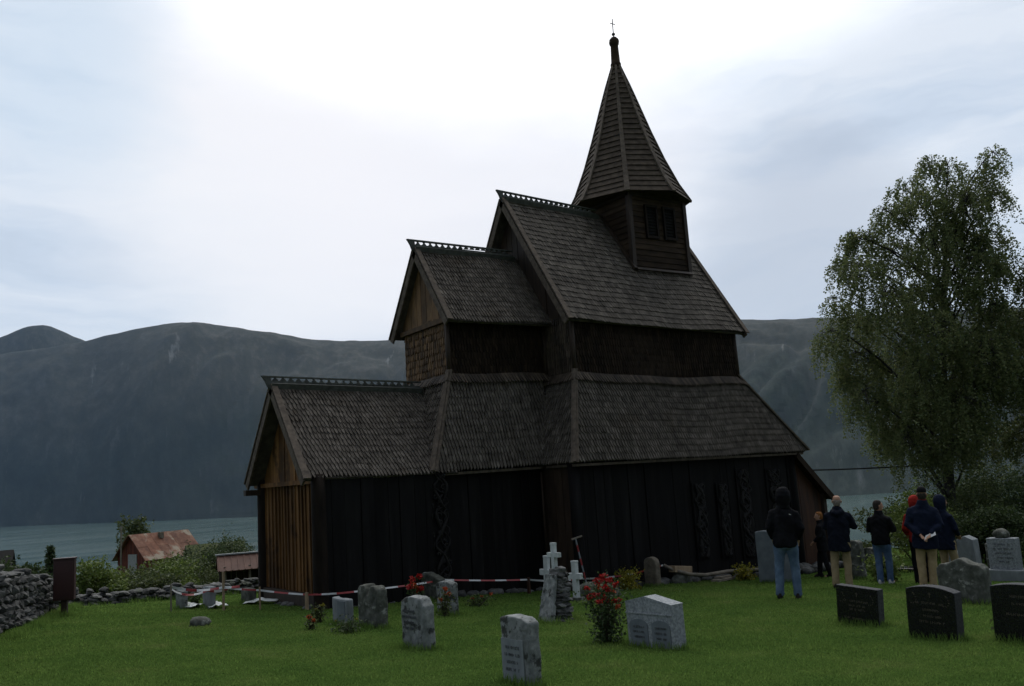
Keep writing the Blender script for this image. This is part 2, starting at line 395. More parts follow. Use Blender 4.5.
def planks(mb, A, B, zb, zt, n, w=.22, th=.04, gap=.006, jit=.012, batten=0):
    """vertical planks along A-B (xy), bottom height zb(t), top height zt(t); n outward (xy)"""
    A = Vector((A[0], A[1], 0)); B = Vector((B[0], B[1], 0)); n = Vector((n[0], n[1], 0)).normalized()
    L = (B - A).length; d = (B - A) / L; u = 0
    while u < L - .01:
        ww = min(w * random.uniform(.8, 1.2), L - u); 
        if L - u - ww < .06: ww = L - u
        o = n * random.uniform(-jit, jit); t0 = (u + gap) / L; t1 = (u + ww - gap) / L
        p0 = A + d * (u + gap) + o; p1 = A + d * (u + ww - gap) + o
        z = lambda p, h: Vector((p.x, p.y, h))
        q0, q1 = p0 - n * th, p1 - n * th
        mb.hexa([z(p0, zb(t0)), z(p1, zb(t1)), z(q1, zb(t1)), z(q0, zb(t0)), z(p0, zt(t0)), z(p1, zt(t1)), z(q1, zt(t1)), z(q0, zt(t0))])
        if batten:
            c0 = A + d * (u - batten) + n * .03; c1 = A + d * (u + batten) + n * .03
            if u > .05:
                e0, e1 = c0 - n * .05, c1 - n * .05; tt = u / L
                mb.hexa([z(c0, zb(tt)), z(c1, zb(tt)), z(e1, zb(tt)), z(e0, zb(tt)), z(c0, zt(tt)), z(c1, zt(tt)), z(e1, zt(tt)), z(e0, zt(tt))])
        u += ww

church = empty('stave_church', (0, 0, 0), 0, 'dark timber stave church with stepped shingled roofs and a pointed spire', 'church')
ZB = -.6      # walls reach into the ground
cst = lambda v: (lambda t: v)

def part(mb, name, mat, parent=church, smooth=False, label=None):
    o = mb.build(name, mat, parent, smooth)
    if label: o['label'] = label
    return o

# ---- lower walls
NX0, NX1, NY0, NY1 = .15, 8.06, .28, 5.22
m = MB()
planks(m, (NX0, NY0), (NX1, NY0), cst(ZB), cst(3.72), (0, -1), .3, .05, .005, .016)
part(m, 'nave_wall', M['tar'], label='black tarred plank wall of the nave')
m = MB()
planks(m, (NX0, 1.42), (NX0, NY0), cst(ZB), cst(3.72), (-1, 0), .26, .05, .005, .012)
part(m, 'end_wall', M['darkbrown']); m = MB()
planks(m, (NX0, NY1), (NX0, 4.05), cst(ZB), cst(3.72), (-1, 0), .26, .05, .005, .012)
part(m, 'end_wall', M['darkbrown']); m = MB()
planks(m, (NX1, NY0), (NX1, NY1), cst(ZB), cst(3.72), (1, 0), .3, .05)
planks(m, (NX1, NY1), (NX0, NY1), cst(ZB), cst(3.72), (0, 1), .3, .05)
part(m, 'end_wall', M['darkbrown'])
CX0, CY0, CY1 = -2.74, 1.42, 4.03
m = MB()
planks(m, (CX0, CY0), (NX0, CY0), cst(ZB), cst(3.72), (0, -1), .28, .05, .005, .014)
part(m, 'chancel_wall', M['tar']); m = MB()
planks(m, (NX0, CY1), (CX0, CY1), cst(ZB), cst(3.72), (0, 1), .28, .05)
part(m, 'chancel_wall', M['tar'])
AX0, AX1, AY0, AY1, AM = -5.52, -2.8, 1.25, 4.22, 2.733
m = MB()
planks(m, (AX0, AY0), (AX1, AY0), cst(ZB), cst(3.5), (0, -1), .3, .05, .005, .014)
part(m, 'annex_wall', M['tar']); m = MB()
planks(m, (AX1, AY1), (AX0, AY1), cst(ZB), cst(3.5), (0, 1), .3, .05)
part(m, 'annex_wall', M['tar'])
# brown east gable of the annex: boards with battens below, wide boards above
m = MB()
planks(m, (AX0, AY1), (AX0, AY0), cst(1.18), cst(3.34), (-1, 0), .19, .04, .004, .01, .008)
part(m, 'annex_gable', M['brown'], label='brown vertical boards of the low gable end')
m = MB()
def gtop(t):
    y = lerp(AY1, AY0, t); return 3.36 + (1 - abs(y - AM) / 1.55) * 1.9
planks(m, (AX0 - .02, AY1), (AX0 - .02, AY0), cst(3.36), gtop, (-1, 0), .26, .05, .004, .012)
m.bar((AX0 - .05, AY1 + .3, 3.32), (AX0 - .05, AY0, 3.32), .10, .09)
part(m, 'gable_top', M['brown'])
m = MB()
m.box((AX0 - .03, (AY0 + AY1) / 2, 1.02), (.12, AY1 - AY0, .3))
m.box((AX0 - .02, (AY0 + AY1) / 2, .5), (.1, AY1 - AY0, .72))
part(m, 'sill_beam', M['darkbrown'])
for y in (AY0 + .02, AY1 - .02):
    m = MB(); m.tube([(AX0, y, z) for z in (ZB, .8, 1.0, 2, 3, 3.45)], [.17, .17, .15, .145, .14, .14], 14)
    part(m, 'corner_post', M['tar_brown'], smooth=True)
m = MB()
m.box((AX0 - .2, AY1 - .05, 3.18), (.48, .14, .12))
part(m, 'projecting_beam', M['darkbrown'])
# round posts at chancel and nave corners
for (x, y, r) in ((NX0 + .02, NY0 + .02, .13), (NX1 - .02, NY0 + .02, .12)):
    m = MB(); m.tube([(x, y, z) for z in (ZB, 1, 2, 3.4)], [r] * 4, 14); part(m, 'corner_post', M['tar'], smooth=True)

# ---- carving: interlaced vines in relief
def vine(mb, P, U, V, W, H, seed, r=.022, sc_=1.0):
    """loops of round relief on a panel: P origin (bottom centre), U across, V up, outward = V x U side handled by caller"""
    rnd = random.Random(seed); P = Vector(P); U = Vector(U); V = Vector(V); N = U.cross(V)
    if N.y > 0 or (abs(N.y) < .1 and N.x > 0): N = -N
    k = H / (.55 * sc_)
    for ph, am, th in ((0, .36, 1), (PI, .36, 1), (PI / 2, .22, .6), (3.9, .42, .55)):
        pts = []; rr = []
        for i in range(61):
            t = i / 60
            a = ph + t * k * 2 * PI * (.5 if th > .9 else .85)
            x = math.sin(a) * am * W + math.sin(a * 2.7 + seed) * .05 * W
            pts.append(P + U * x + V * (t * H) + N * (.012 + .014 * math.cos(a * 2 + ph)))
            rr.append(r * th * (.75 + .35 * math.sin(a * 1.5 + seed)))
        mb.tube(pts, rr, 6)
    for i in range(int(H / .14)):
        c = P + U * rnd.uniform(-.33, .33) * W + V * (i + rnd.random()) * .14 + N * .014
        R = rnd.uniform(.04, .08); a0 = rnd.uniform(0, 6)
        pts = [c + U * math.cos(a0 + q * .7) * R * (1 - q * .1) + V * math.sin(a0 + q * .7) * R * (1 - q * .1) for q in range(8)]
        mb.tube(pts, [r * .6] * 8, 5)

for (xc, w, z0, z1, sd) in ((4.16, .42, .95, 2.75, 1), (5.03, .36, .9, 2.7, 2), (5.9, .5, .8, 3.0, 3), (7.15, .6, .95, 2.95, 4)):
    m = MB(); m.box((xc, NY0 - .028, (z0 + z1) / 2), (w + .06, .03, z1 - z0 + .08))
    p_ = part(m, 'carved_panel', M['tar'])
    m = MB(); vine(m, (xc, NY0 - .046, z0), (1, 0, 0), (0, 0, 1), w, z1 - z0, sd, .044); vine(m, (xc, NY0 - .046, z0), (1, 0, 0), (0, 0, 1), w * .8, z1 - z0, sd + 20, .034, .7)
    part(m, 'carving', M['carving'], p_, True)
m = MB(); m.tube([(CX0 - .04, CY0 - .02, z) for z in (ZB, .9, 1.1, 2, 3.2, 3.5)], [.2, .2, .18, .175, .175, .2], 16)
cp = part(m, 'carved_corner_post', M['tar'], smooth=True)
m = MB(); vine(m, (CX0 - .04, CY0 - .2, 1.1), (1, 0, 0), (0, 0, 1), .4, 2.3, 5, .034)
vine(m, (CX0 - .225, CY0 - .02, 1.1), (0, 1, 0), (0, 0, 1), .38, 2.3, 6, .034)
part(m, 'carving', M['carving'], cp, True)
m = MB(); m.tube([(NX0 - .1, CY0 - .1, z) for z in (1.3, 2.2, 3.25)], .022, 8); part(m, 'downpipe', M['darkbrown'], smooth=True)

# ---- roofs
def hip_roof(name, x0, x1, y0, y1, z0, X0, X1, Y0, Y1, z1, sides, w, ex, mat=M['shingle']):
    """skirt roof ring between an eave rectangle and the foot of the wall above"""
    rf = MB()
    e = [Vector(p) for p in ((x0, y0, z0), (x1, y0, z0), (x1, y1, z0), (x0, y1, z0))]
    t = [Vector(p) for p in ((X0, Y0, z1), (X1, Y0, z1), (X1, Y1, z1), (X0, Y1, z1))]
    idx = {'N': (0, 1), 'W': (1, 2), 'S': (2, 3), 'E': (3, 0)}
    for sd in sides:
        a, b = idx[sd]
        n = (e[b] - e[a]).cross(t[a] - e[a]).normalized()
        k_ = n * .055; rf.slab([e[a] - k_, e[b] - k_, t[b] - k_, t[a] - k_], .05, n)
        # small kick at the top
        shingles(rf, t[a], t[b], e[a], e[b], n, w, ex)
    r_ = part(rf, name, mat)
    return r_, e, t

# nave skirt
rf, e, t = hip_roof('nave_skirt_roof', 0, 8.4, 0, 5.5, 3.44, .73, 6.69, .67, 4.83, 5.46, 'NESW', .085, .17)
def hip_board(parent, a, b, w=.17):
    m = MB(); a = Vector(a); b = Vector(b); out = Vector((a.x - b.x, a.y - b.y, 0)).normalized()
    k = Vector((-out.y, out.x, 0))
    d = (b - a).normalized(); n = k.cross(d); 
    if n.dot(out) < 0: n = -n
    m.bar(a + n * .045 + (a - b).normalized() * .06, b + n * .045 - (a - b).normalized() * .12, w, .035, n, w * .8)
    m.bar(a + n * .075 + (a - b).normalized() * .05, b + n * .075 - (a - b).normalized() * .1, w * .4, .04, n, w * .3)
    return part(m, 'hip_board', M['board'], parent)
for i in range(4): hip_board(rf, e[i], t[i])
m = MB()
m.box((4.2, .1, 3.345), (8.34, .05, .055)); m.box((.1, .62, 3.345), (.05, 1.08, .055))
part(m, 'eave_board', M['board'], rf)
# chancel skirt
rf, e, t = hip_roof('chancel_skirt_roof', -2.92, .3, 1.2, 4.23, 3.45, -2.09, .55, 1.72, 3.71, 5.57, 'NES', .085, .17)
hip_board(rf, e[0], t[0], .2); hip_board(rf, e[3], t[3], .2)
m = MB(); m.box((-1.3, 1.29, 3.345), (2.75, .05, .055)); part(m, 'eave_board', M['board'], rf)

# clerestories: boarded core clad with wall shingles
def clere(name, x0, x1, y0, y1, z0, z1, mats, w=.085, ex=.17):
    m = MB(); i = .03
    m.box(((x0 + x1) / 2, (y0 + y1) / 2, (z0 + z1) / 2), (x1 - x0 - 2 * i, y1 - y0 - 2 * i, z1 - z0))
    shingles(m, (x0 + i, y0 + i, z1), (x1 - i, y0 + i, z1), (x0 + i, y0 + i, z0), (x1 - i, y0 + i, z0), (0, -1, 0), w, ex, .02, .06)
    m.cur = 0
    shingles(m, (x1 - i, y1 - i, z1), (x0 + i, y1 - i, z1), (x1 - i, y1 - i, z0), (x0 + i, y1 - i, z0), (0, 1, 0), w, ex, .02, .06)
    shingles(m, (x1 - i, y0 + i, z1), (x1 - i, y1 - i, z1), (x1 - i, y0 + i, z0), (x1 - i, y1 - i, z0), (1, 0, 0), w, ex, .02, .06)
    f, d1, d0 = .13, .11, .10        # the lowest courses flare out over the skirt roof
    def flare(m, p, q, nx, ny):
        (ax, ay), (bx, by) = p, q; t_ = (bx - ax, by - ay); L = math.hypot(*t_); t_ = (t_[0] / L * .12, t_[1] / L * .12)
        up_ = Vector((nx * (d0 + d1) , ny * (d0 + d1), f + .03)).normalized()
        shingles(m, (ax - nx * .01, ay - ny * .01, z0 + d0), (bx - nx * .01, by - ny * .01, z0 + d0), (ax + nx * f - t_[0], ay + ny * f - t_[1], z0 - d1), (bx + nx * f + t_[0], by + ny * f + t_[1], z0 - d1), up_, w, ex, .02, .05)
    fm = MB(); flare(fm, (x0, y0), (x1, y0), 0, -1); flare(fm, (x1, y0), (x1, y1), 1, 0); flare(fm, (x1, y1), (x0, y1), 0, 1)
    flare(fm, (x0, y1), (x0, y0), -1, 0)
    o = part(m, name, mats[0])
    part(fm, 'flared_course', mats[2], o)
    m = MB()
    shingles(m, (x0 + i, y1 - i, z1), (x0 + i, y0 + i, z1), (x0 + i, y1 - i, z0), (x0 + i, y0 + i, z0), (-1, 0, 0), w, ex, .02, .06)
    part(m, 'east_cladding', mats[1], o)
    for (x, y) in ((x0, y0), (x1, y0)):
        m = MB(); m.tube([(x + (.02 if x == x0 else -.02), y + .02, z) for z in (z0 - .1, z1)], .055, 10)
        part(m, 'corner_board', M['darkbrown'], o, True)
    return o
clere('nave_clerestory', .73, 6.69, .67, 4.83, 5.42, 6.95, (M['shingle_wall'], M['shingle_low'], M['shingle_low']))
clere('chancel_clerestory', -2.09, .74, 1.72, 3.71, 5.52, 7.0, (M['shingle_wall'], M['shingle_brown'], M['shingle_low']))

def gable_roof(name, x0, x1, y0, y1, ze, ym, zr, w, ex, tip, crest, wallx=None, crest_h=.27, westverge=True, x1n=None):
    """steep gabled roof; verges at x0 (east) and x1 (west)"""
    rf = MB()
    for sg, y in ((-1, y0), (1, y1)):
        E0, E1, R0, R1 = Vector((x0, y, ze)), Vector((x1, y, ze)), Vector((x0, ym, zr)), Vector((x1, ym, zr))
        n = Vector((0, sg * (zr - ze), abs(y - ym))).normalized()
        if sg < 0:
            rf.slab([p - n * .055 for p in (E0, E1, R1, R0)], .06, n)
            shingles(rf, R0, R1, E0, E1, n, w, ex, .02, tip)
        else:
            rf.slab([p - n * .055 for p in (E1, E0, R0, R1)], .06, n)
            shingles(rf, R1, R0, E1, E0, n, w, ex, .02, tip)
    o = part(rf, name, M['shingle'])
    for x, sx in ((x0, -1),) + (((x1, 1),) if westverge else ()):
        for sg, y in ((-1, y0), (1, y1)):
            n = Vector((0, sg * (zr - ze), abs(y - ym))).normalized()
            d = Vector((0, y - ym, ze - zr)).normalized()
            m = MB(); a = Vector((x + sx * .03, ym, zr)); b = Vector((x + sx * .03, y, ze)) + d * .08
            m.bar(a - n * .07, b - n * .07, .045, .15, n)                  # face board in the gable plane
            m.bar(a + n * .067 - Vector((sx * .035, 0, 0)), b + n * .067 - Vector((sx * .035, 0, 0)), .13, .03, n, .15)   # cap board on the slope
            part(m, 'verge_board', M['board'], o)
    # ridge crest: base board, top rail and row of notched teeth
    m = MB(); c0, c1 = crest
    zt = zr + .03
    for sg in (-1, 1):
        m.bar((c0 + .1, ym + sg * .07, zt - .06), (c1, ym + sg * .07, zt - .06), .03, .2, (0, sg * .45, .9))
    m.box(((c0 + c1) / 2, ym, zt + crest_h * .28), (c1 - c0 - .06, .05, crest_h * .42))
    m.box(((c0 + c1) / 2 - .04, ym, zt + crest_h * .97), (c1 - c0 + .08, .075, crest_h * .16))
    k = int((c1 - c0) / .17); st = (c1 - c0 - .1) / k
    for i in range(k):
        xa = c0 + .03 + i * st; z0_, z1_ = zt + crest_h * .48, zt + crest_h * .9
        m.poly([(xa, ym - .02, z1_), (xa + st * .42, ym - .02, z0_), (xa - st * .42, ym - .02, z0_)][::-1], (0, .04, 0))
        m.poly([(xa - st * .16, ym - .021, z1_ + .004), (xa + st * .16, ym - .021, z1_ + .004), (xa, ym - .021, z1_ - crest_h * .12)], (0, .042, 0))
    m.poly([(c0 - .1, ym - .03, zt + crest_h * 1.06), (c0 + .1, ym - .03, zt + crest_h * .9), (c0 + .14, ym - .03, zt - .12), (c0 + .04, ym - .03, zt - .04), (c0 - .02, ym - .03, zt + .1)], (0, .06, 0))
    part(m, 'ridge_crest', M['crest'], o)
    return o

MB_ = 2.714
gable_roof('nave_roof', .49, 6.93, .49, 5.01, 6.77, 2.75, 10.36, .1, .185, .03, (.4, 3.75), crest_h=.2)
gable_roof('chancel_roof', -2.23, .8, 1.42, 4.008, 6.82, MB_, 8.75, .082, .165, .065, (-2.36, .66), crest_h=.2, westverge=False)
gable_roof('annex_roof', -5.83, -2.3, 1.18, 4.286, 3.4, AM, 5.33, .085, .165, .065, (-5.98, -2.25), crest_h=.19, westverge=False)
# gables of chancel and nave
m = MB()
planks(m, (-2.08, 3.72), (-2.08, 1.71), cst(6.86), lambda t: 6.86 + (1 - abs(lerp(3.72, 1.71, t) - MB_) / 1.3) * 1.86, (-1, 0), .24, .05)
m.bar((-2.12, 3.75, 6.86), (-2.12, 1.68, 6.86), .07, .11)
part(m, 'chancel_gable', M['shingle_brown'])
m = MB()
planks(m, (.74, 4.84), (.74, .66), cst(6.9), lambda t: 6.8 + (1 - abs(lerp(4.84, .66, t) - 2.75) / 2.26) * 3.5, (-1, 0), .26, .05)
part(m, 'nave_gable', M['darkbrown']); m = MB()
planks(m, (6.68, .66), (6.68, 4.84), cst(6.9), lambda t: 6.8 + (1 - abs(lerp(4.84, .66, t) - 2.75) / 2.26) * 3.5, (1, 0), .26, .05)
part(m, 'nave_gable', M['darkbrown'])

# ---- west porch (lean-to)
porch = part(MB(), 'west_porch', M['redbrown'])
m = MB()
planks(m, (8.08, .3), (9.34, .3), cst(ZB), lambda t: 3.22 - t * 1.09, (0, -1), .2, .04, .004, .01)
planks(m, (9.34, .3), (9.34, 5.2), cst(ZB), cst(2.14), (1, 0), .22, .04)
planks(m, (9.34, 5.2), (8.08, 5.2), cst(ZB), lambda t: 2.14 + t * 1.09, (0, 1), .22, .04)
part(m, 'wall', M['redbrown'], porch)
m = MB(); n = Vector((1.2, 0, 1.4)).normalized()
q = [Vector((8.06, .1, 3.36)), Vector((9.55, .1, 2.08)), Vector((9.55, 5.4, 2.08)), Vector((8.06, 5.4, 3.36))]
m.slab(q, .07, n); shingles(m, q[0], q[3], q[1], q[2], n, .12, .2)
m.bar(q[0] - Vector((0, .03, .05)), q[1] - Vector((0, .03, .05)), .04, .17, n)
part(m, 'roof', M['shingle_wall'], porch)
m = MB(); m.box((9.33, .29, 1.0), (.14, .14, 2.4)); part(m, 'corner_post', M['darkbrown'], porch)

# ---- tower
TX0, TX1, TY0, TY1, TZ0, TZ1 = 3.96, 6.17, 1.63, 3.87, 7.6, 11.0
tower = MB()
tower.box(((TX0 + TX1) / 2, 2.75, (TZ0 + TZ1) / 2), (TX1 - TX0 - .06, TY1 - TY0 - .06, TZ1 - TZ0))
def lap(mb, A, B, n, z0, z1, ex=.16, th=.022):
    A = Vector((A[0], A[1], 0)); B = Vector((B[0], B[1], 0)); n = Vector((n[0], n[1], 0)); z = z0
    while z < z1:
        h = ex * random.uniform(.92, 1.08); zt = min(z + h * 1.02, z1); Z = lambda p, q: Vector((p.x, p.y, q))
        a, b = A - n * .03, B - n * .03; k = n * (.03 + th * random.uniform(.8, 1.2)); k2 = n * .03
        mb.hexa([Z(a + k, z), Z(b + k, z), Z(b, z), Z(a, z), Z(a + k2, zt), Z(b + k2, zt), Z(b, zt), Z(a, zt)])
        z += h
lap(tower, (TX0, TY0), (TX1, TY0), (0, -1), TZ0, TZ1)
lap(tower, (TX0, TY1), (TX0, TY0), (-1, 0), TZ0, TZ1)
lap(tower, (TX1, TY0), (TX1, TY1), (1, 0), TZ0, TZ1)
lap(tower, (TX1, TY1), (TX0, TY1), (0, 1), TZ0, TZ1)
tower = part(tower, 'tower', M['tower'])
for (x, y) in ((TX0, TY0), (TX1, TY0), (TX1, TY1), (TX0, TY1)):
    m = MB(); m.box((x, y, (TZ0 + TZ1) / 2), (.13, .13, TZ1 - TZ0 - .05)); part(m, 'corner_board', M['darkbrown'], tower)
for sg in (1,):
    # flashing board where the east side meets the roof slope
    m = MB(); n = Vector((0, -(10.36 - 6.77), 2.26)).normalized()
    m.bar(Vector((TX0 - .05, TY0 - .05, 8.58)) + n * .06, Vector((TX0 - .05, 2.75, 10.36)) + n * .06, .09, .06, n)
    m.bar(Vector((TX0, TY0 - .07, 8.58)) + n * .05, Vector((TX1, TY0 - .07, 8.58)) + n * .05, .08, .05, n)
    part(m, 'flashing_board', M['darkbrown'], tower)
for xc in (4.76, 5.49):
    m = MB(); y = TY0 - .045
    for dx in (-.215, .215): m.box((xc + dx, y, 10.03), (.07, .06, .92))
    m.box((xc, y, 9.58), (.5, .065, .07)); m.box((xc, y, 10.48), (.5, .065, .07))
    w_ = part(m, 'window', M['tar_brown'], tower)
    m = MB(); m.box((xc, TY0 - .012, 10.03), (.36, .03, .84))
    for i in range(9): m.box((xc, TY0 - .032, 9.67 + i * .09), (.35, .02, .045), R=Matrix.Rotation(.6, 3, 'X'))
    part(m, 'shutter', M['tar'], w_)
m = MB()
for i in range(2):
    m.box((5.065, 2.75, 10.86 - i * .1), (2.44 - i * .1, 2.44 - i * .1, .09))
part(m, 'cornice', M['darkbrown'], tower)

# ---- spire
SC = Vector((5.065, 2.75)); SZ0, SZ1, SR = 10.78, 15.3, 1.75
def oct_(r, z): return [Vector((SC.x + r * math.cos(k * PI / 4), SC.y + r * math.sin(k * PI / 4), z)) for k in range(8)]
m = MB(); rows = 25
prof = lambda t: SR * (1 - t) * (1 - .10 * math.sin(PI * t)) + .085 * t + .05 * max(0, 1 - t * 8)
for i in range(rows):
    t0, t1 = i / rows, (i + 1) / rows
    z0, z1 = lerp(SZ0, SZ1, t0), lerp(SZ0, SZ1, t1) + .012
    a = oct_(prof(t0) + .045, z0); b = oct_(prof(t1), z1); c = oct_(prof(t0) - .03, z0)
    for k in range(8):
        j = (k + 1) % 8; m.add([a[k], a[j], b[j], b[k], c[k], c[j]], [(0, 1, 2, 3), (4, 5, 1, 0)])
m.add(oct_(SR, SZ0 - .004), [tuple(range(7, -1, -1))])
spire = part(m, 'spire', M['spire'])
for k in range(8):
    m = MB(); cs, sn = math.cos(k * PI / 4), math.sin(k * PI / 4); out = Vector((cs, sn, .3))
    P = [Vector((SC.x + (prof(t) + .035) * cs, SC.y + (prof(t) + .035) * sn, lerp(SZ0 - .01, SZ1 - .05, t))) for t in (0, .12, .3, .5, .7, .85, 1)]
    W = [.15, .14, .125, .11, .095, .08, .06]
    for i in range(6): m.bar(P[i], P[i + 1], W[i], .05, out, W[i + 1])
    part(m, 'spire_rib', M['board'], spire)
m = MB(); m.loft([(SC.x, SC.y, z, r, r) for z, r in ((15.18, .15), (15.3, .16), (15.36, .135), (15.9, .115), (15.94, .14), (16.02, .155), (16.1, .14), (16.17, .08), (16.2, .03))], 14)
part(m, 'finial', M['tower'], spire, True)
m = MB(); m.tube([(SC.x, SC.y, 16.15), (SC.x, SC.y, 16.78)], .014, 8); m.blob((SC.x, SC.y, 16.28), (.05, .05, .05), 1, 0, sub=2)
m.tube([(SC.x - .1, SC.y, 16.62), (SC.x + .1, SC.y, 16.62)], .012, 8)
part(m, 'spire_cross', M['iron'], spire)

# ---- foundation stones along the walls
m = MB(); rnd = random.Random(5)
def stones_along(m, a, b, zf, n, r, rnd, spread=.12):
    a = Vector(a); b = Vector(b)
    for i in range(n):
        p = lerp(a, b, (i + rnd.random()) / n); s = rnd.uniform(.7, 1.4) * r
        x, y = p.x + rnd.uniform(-spread, spread), p.y + rnd.uniform(-spread, spread)
        m.blob((x, y, gz(x, y) + zf * rnd.uniform(0, 1)), (s * rnd.uniform(.9, 1.5), s * rnd.uniform(.8, 1.2), s * .7), rnd.randint(0, 999), .16, Matrix.Rotation(rnd.uniform(0, 6), 3, 'Z'))
m = MB(); stones_along(m, (.2, .2, 0), (8, .2, 0), .04, 42, .13, rnd)
part(m, 'foundation', M['rubble'], smooth=True)
m = MB(); stones_along(m, (-2.7, 1.3, 0), (.1, 1.3, 0), .03, 12, .12, rnd)
part(m, 'foundation', M['rubble'], smooth=True)
m = MB(); stones_along(m, (-5.5, 1.2, 0), (-2.8, 1.15, 0), -.04, 9, .09, rnd)
part(m, 'foundation', M['rubble'], smooth=True)
m = MB(); stones_along(m, (-5.62, 1.2, 0), (-5.62, 4.2, 0), -.06, 14, .09, rnd)
part(m, 'foundation', M['rubble'], smooth=True)
m = MB(); stones_along(m, (6.6, .0, 0), (9.3, .1, 0), .16, 46, .13, rnd, .32)
part(m, 'foundation', M['rubble'], smooth=True)

# ================================================================= setting
def axis(a, b, st, lo, hi, gr=1.16):
    v = list(np.arange(a, b + .001, st)); s = st
    while v[-1] < hi: s *= gr; v.append(v[-1] + s)
    s = st
    while v[0] > lo: s *= gr; v.insert(0, v[0] - s)
    return np.array(v)

def grid_mesh(name, X, Y, Z, mat, uv=None):
    ny, nx = X.shape; me = bpy.data.meshes.new(name)
    V = np.stack([X, Y, Z], -1).reshape(-1, 3)
    i = np.arange(ny - 1)[:, None] * nx + np.arange(nx - 1)[None, :]
    F = np.stack([i, i + 1, i + nx + 1, i + nx], -1).reshape(-1, 4)
    me.vertices.add(len(V)); me.vertices.foreach_set('co', V.astype(np.float32).reshape(-1))
    me.loops.add(len(F) * 4); me.loops.foreach_set('vertex_index', F.astype(np.int32).reshape(-1))
    me.polygons.add(len(F)); me.polygons.foreach_set('loop_start', np.arange(0, len(F) * 4, 4, dtype=np.int32))
    me.polygons.foreach_set('loop_total', np.full(len(F), 4, np.int32))
    me.polygons.foreach_set('use_smooth', np.ones(len(F), bool))
    if uv is not None:
        l = me.uv_layers.new(name='slope'); l.data.foreach_set('uv', uv.reshape(-1, 2)[F.reshape(-1)].astype(np.float32).reshape(-1))
    me.materials.append(mat); me.update(calc_edges=True)
    o = bpy.data.objects.new(name, me); COL.objects.link(o); return o

# ground
m_, nt, b = newmat('turf_ground')
n1 = noise(nt, .7, 5); n2 = noise(nt, 14, 4)
n3 = noise(nt, .9, 4)
c = ramp(nt, n3, [(.28, (.030, .054, .013)), (.45, (.038, .066, .015)), (.6, (.046, .073, .0175)), (.72, (.058, .078, .023))])
c = mixc(nt, .35, c, ramp(nt, n2, [(.3, (.6, .6, .6)), (.7, (1.2, 1.2, 1.15))]), 'MULTIPLY')
nt.links.new(c, b.inputs['Base Color']); b.inputs['Roughness'].default_value = .9; b.inputs['Specular IOR Level'].default_value = 0
bump(nt, b, n2, .6, .04); M['ground'] = m_
xs = axis(-20, 26, .45, -500, 2600); ys = axis(-24, 30, .45, -300, 1500)
X, Y = np.meshgrid(xs, ys)
tag(grid_mesh('ground', X, Y, G(X, Y), M['ground']), kind='structure')

# lake
m_, nt, b = newmat('fjord_water')
b.inputs['Base Color'].default_value = (.034, .072, .064, 1); b.inputs['Roughness'].default_value = .16
wn = noise(nt, .02, 4, (1, 1, 1)); wr = ramp(nt, noise(nt, .0012, 3, (1, 5, 1)), [(.4, (.15, .15, .15)), (.6, (.21, .21, .21))])
nt.links.new(wr, b.inputs['Roughness']); M['water'] = m_
LZ = -100.0
lx = np.array([-9000, -3000, 0, 3000, 12000.]); X, Y = np.meshgrid(lx, np.array([150, 1500, 4000, 9000.]))
tag(grid_mesh('water', X, Y, X * 0 + LZ, M['water']), kind='structure')

# mountains
m_, nt, b = newmat('mountain_side')
tc = nt.nodes.new('ShaderNodeTexCoord'); sp = nt.nodes.new('ShaderNodeSeparateXYZ'); nt.links.new(tc.outputs['Object'], sp.inputs[0])
nz = noise(nt, .0016, 7, (1, 1, .6)); nf = noise(nt, .009, 5, (1, 1, 1), .65)
hgt = math_(nt, 'ADD', math_(nt, 'DIVIDE', sp.outputs[2], 1250.0), math_(nt, 'MULTIPLY', math_(nt, 'SUBTRACT', nz, .5), .5))
nu = noise(nt, 3.2, 6, (4, 1.6, 1), .68, 'UV'); nf = noise(nt, 7, 8, (2.6, 2.0, 1), .72, 'UV')
forest = ramp(nt, nf, [(.32, (.007, .012, .010)), (.5, (.014, .022, .018)), (.7, (.03, .039, .033))])
heath = ramp(nt, nf, [(.32, (.026, .031, .024)), (.5, (.044, .047, .039)), (.7, (.075, .074, .066))])
c = mixc(nt, ramp(nt, hgt, [(.3, (0, 0, 0)), (.68, (1, 1, 1))]), forest, heath)
streak = ramp(nt, noise(nt, 1.0, 5, (10, 2.2, 1), .66, 'UV'), [(.64, (0, 0, 0)), (.72, (1, 1, 1))])
rock = ramp(nt, nu, [(.6, (0, 0, 0)), (.74, (1, 1, 1))])
c = mixc(nt, math_(nt, 'MULTIPLY', rock, .4), c, (.12, .125, .135))
gn_ = nt.nodes.new('ShaderNodeNewGeometry'); sx_ = nt.nodes.new('ShaderNodeSeparateXYZ'); nt.links.new(gn_.outputs['True Normal'], sx_.inputs[0])
cliff = ramp(nt, math_(nt, 'ADD', sx_.outputs[2], math_(nt, 'MULTIPLY', math_(nt, 'SUBTRACT', nf, .5), .5)), [(.66, (1, 1, 1)), (.84, (0, 0, 0))])
c = mixc(nt, math_(nt, 'MULTIPLY', cliff, .18), c, (.085, .09, .094))
c = mixc(nt, math_(nt, 'MULTIPLY', math_(nt, 'MULTIPLY', streak, nu), .8), c, (.26, .27, .27))
nt.links.new(c, b.inputs['Base Color']); b.inputs['Roughness'].default_value = .95; b.inputs['Specular IOR Level'].default_value = .1
bump(nt, b, nf, .2, 10); M['mountain'] = m_

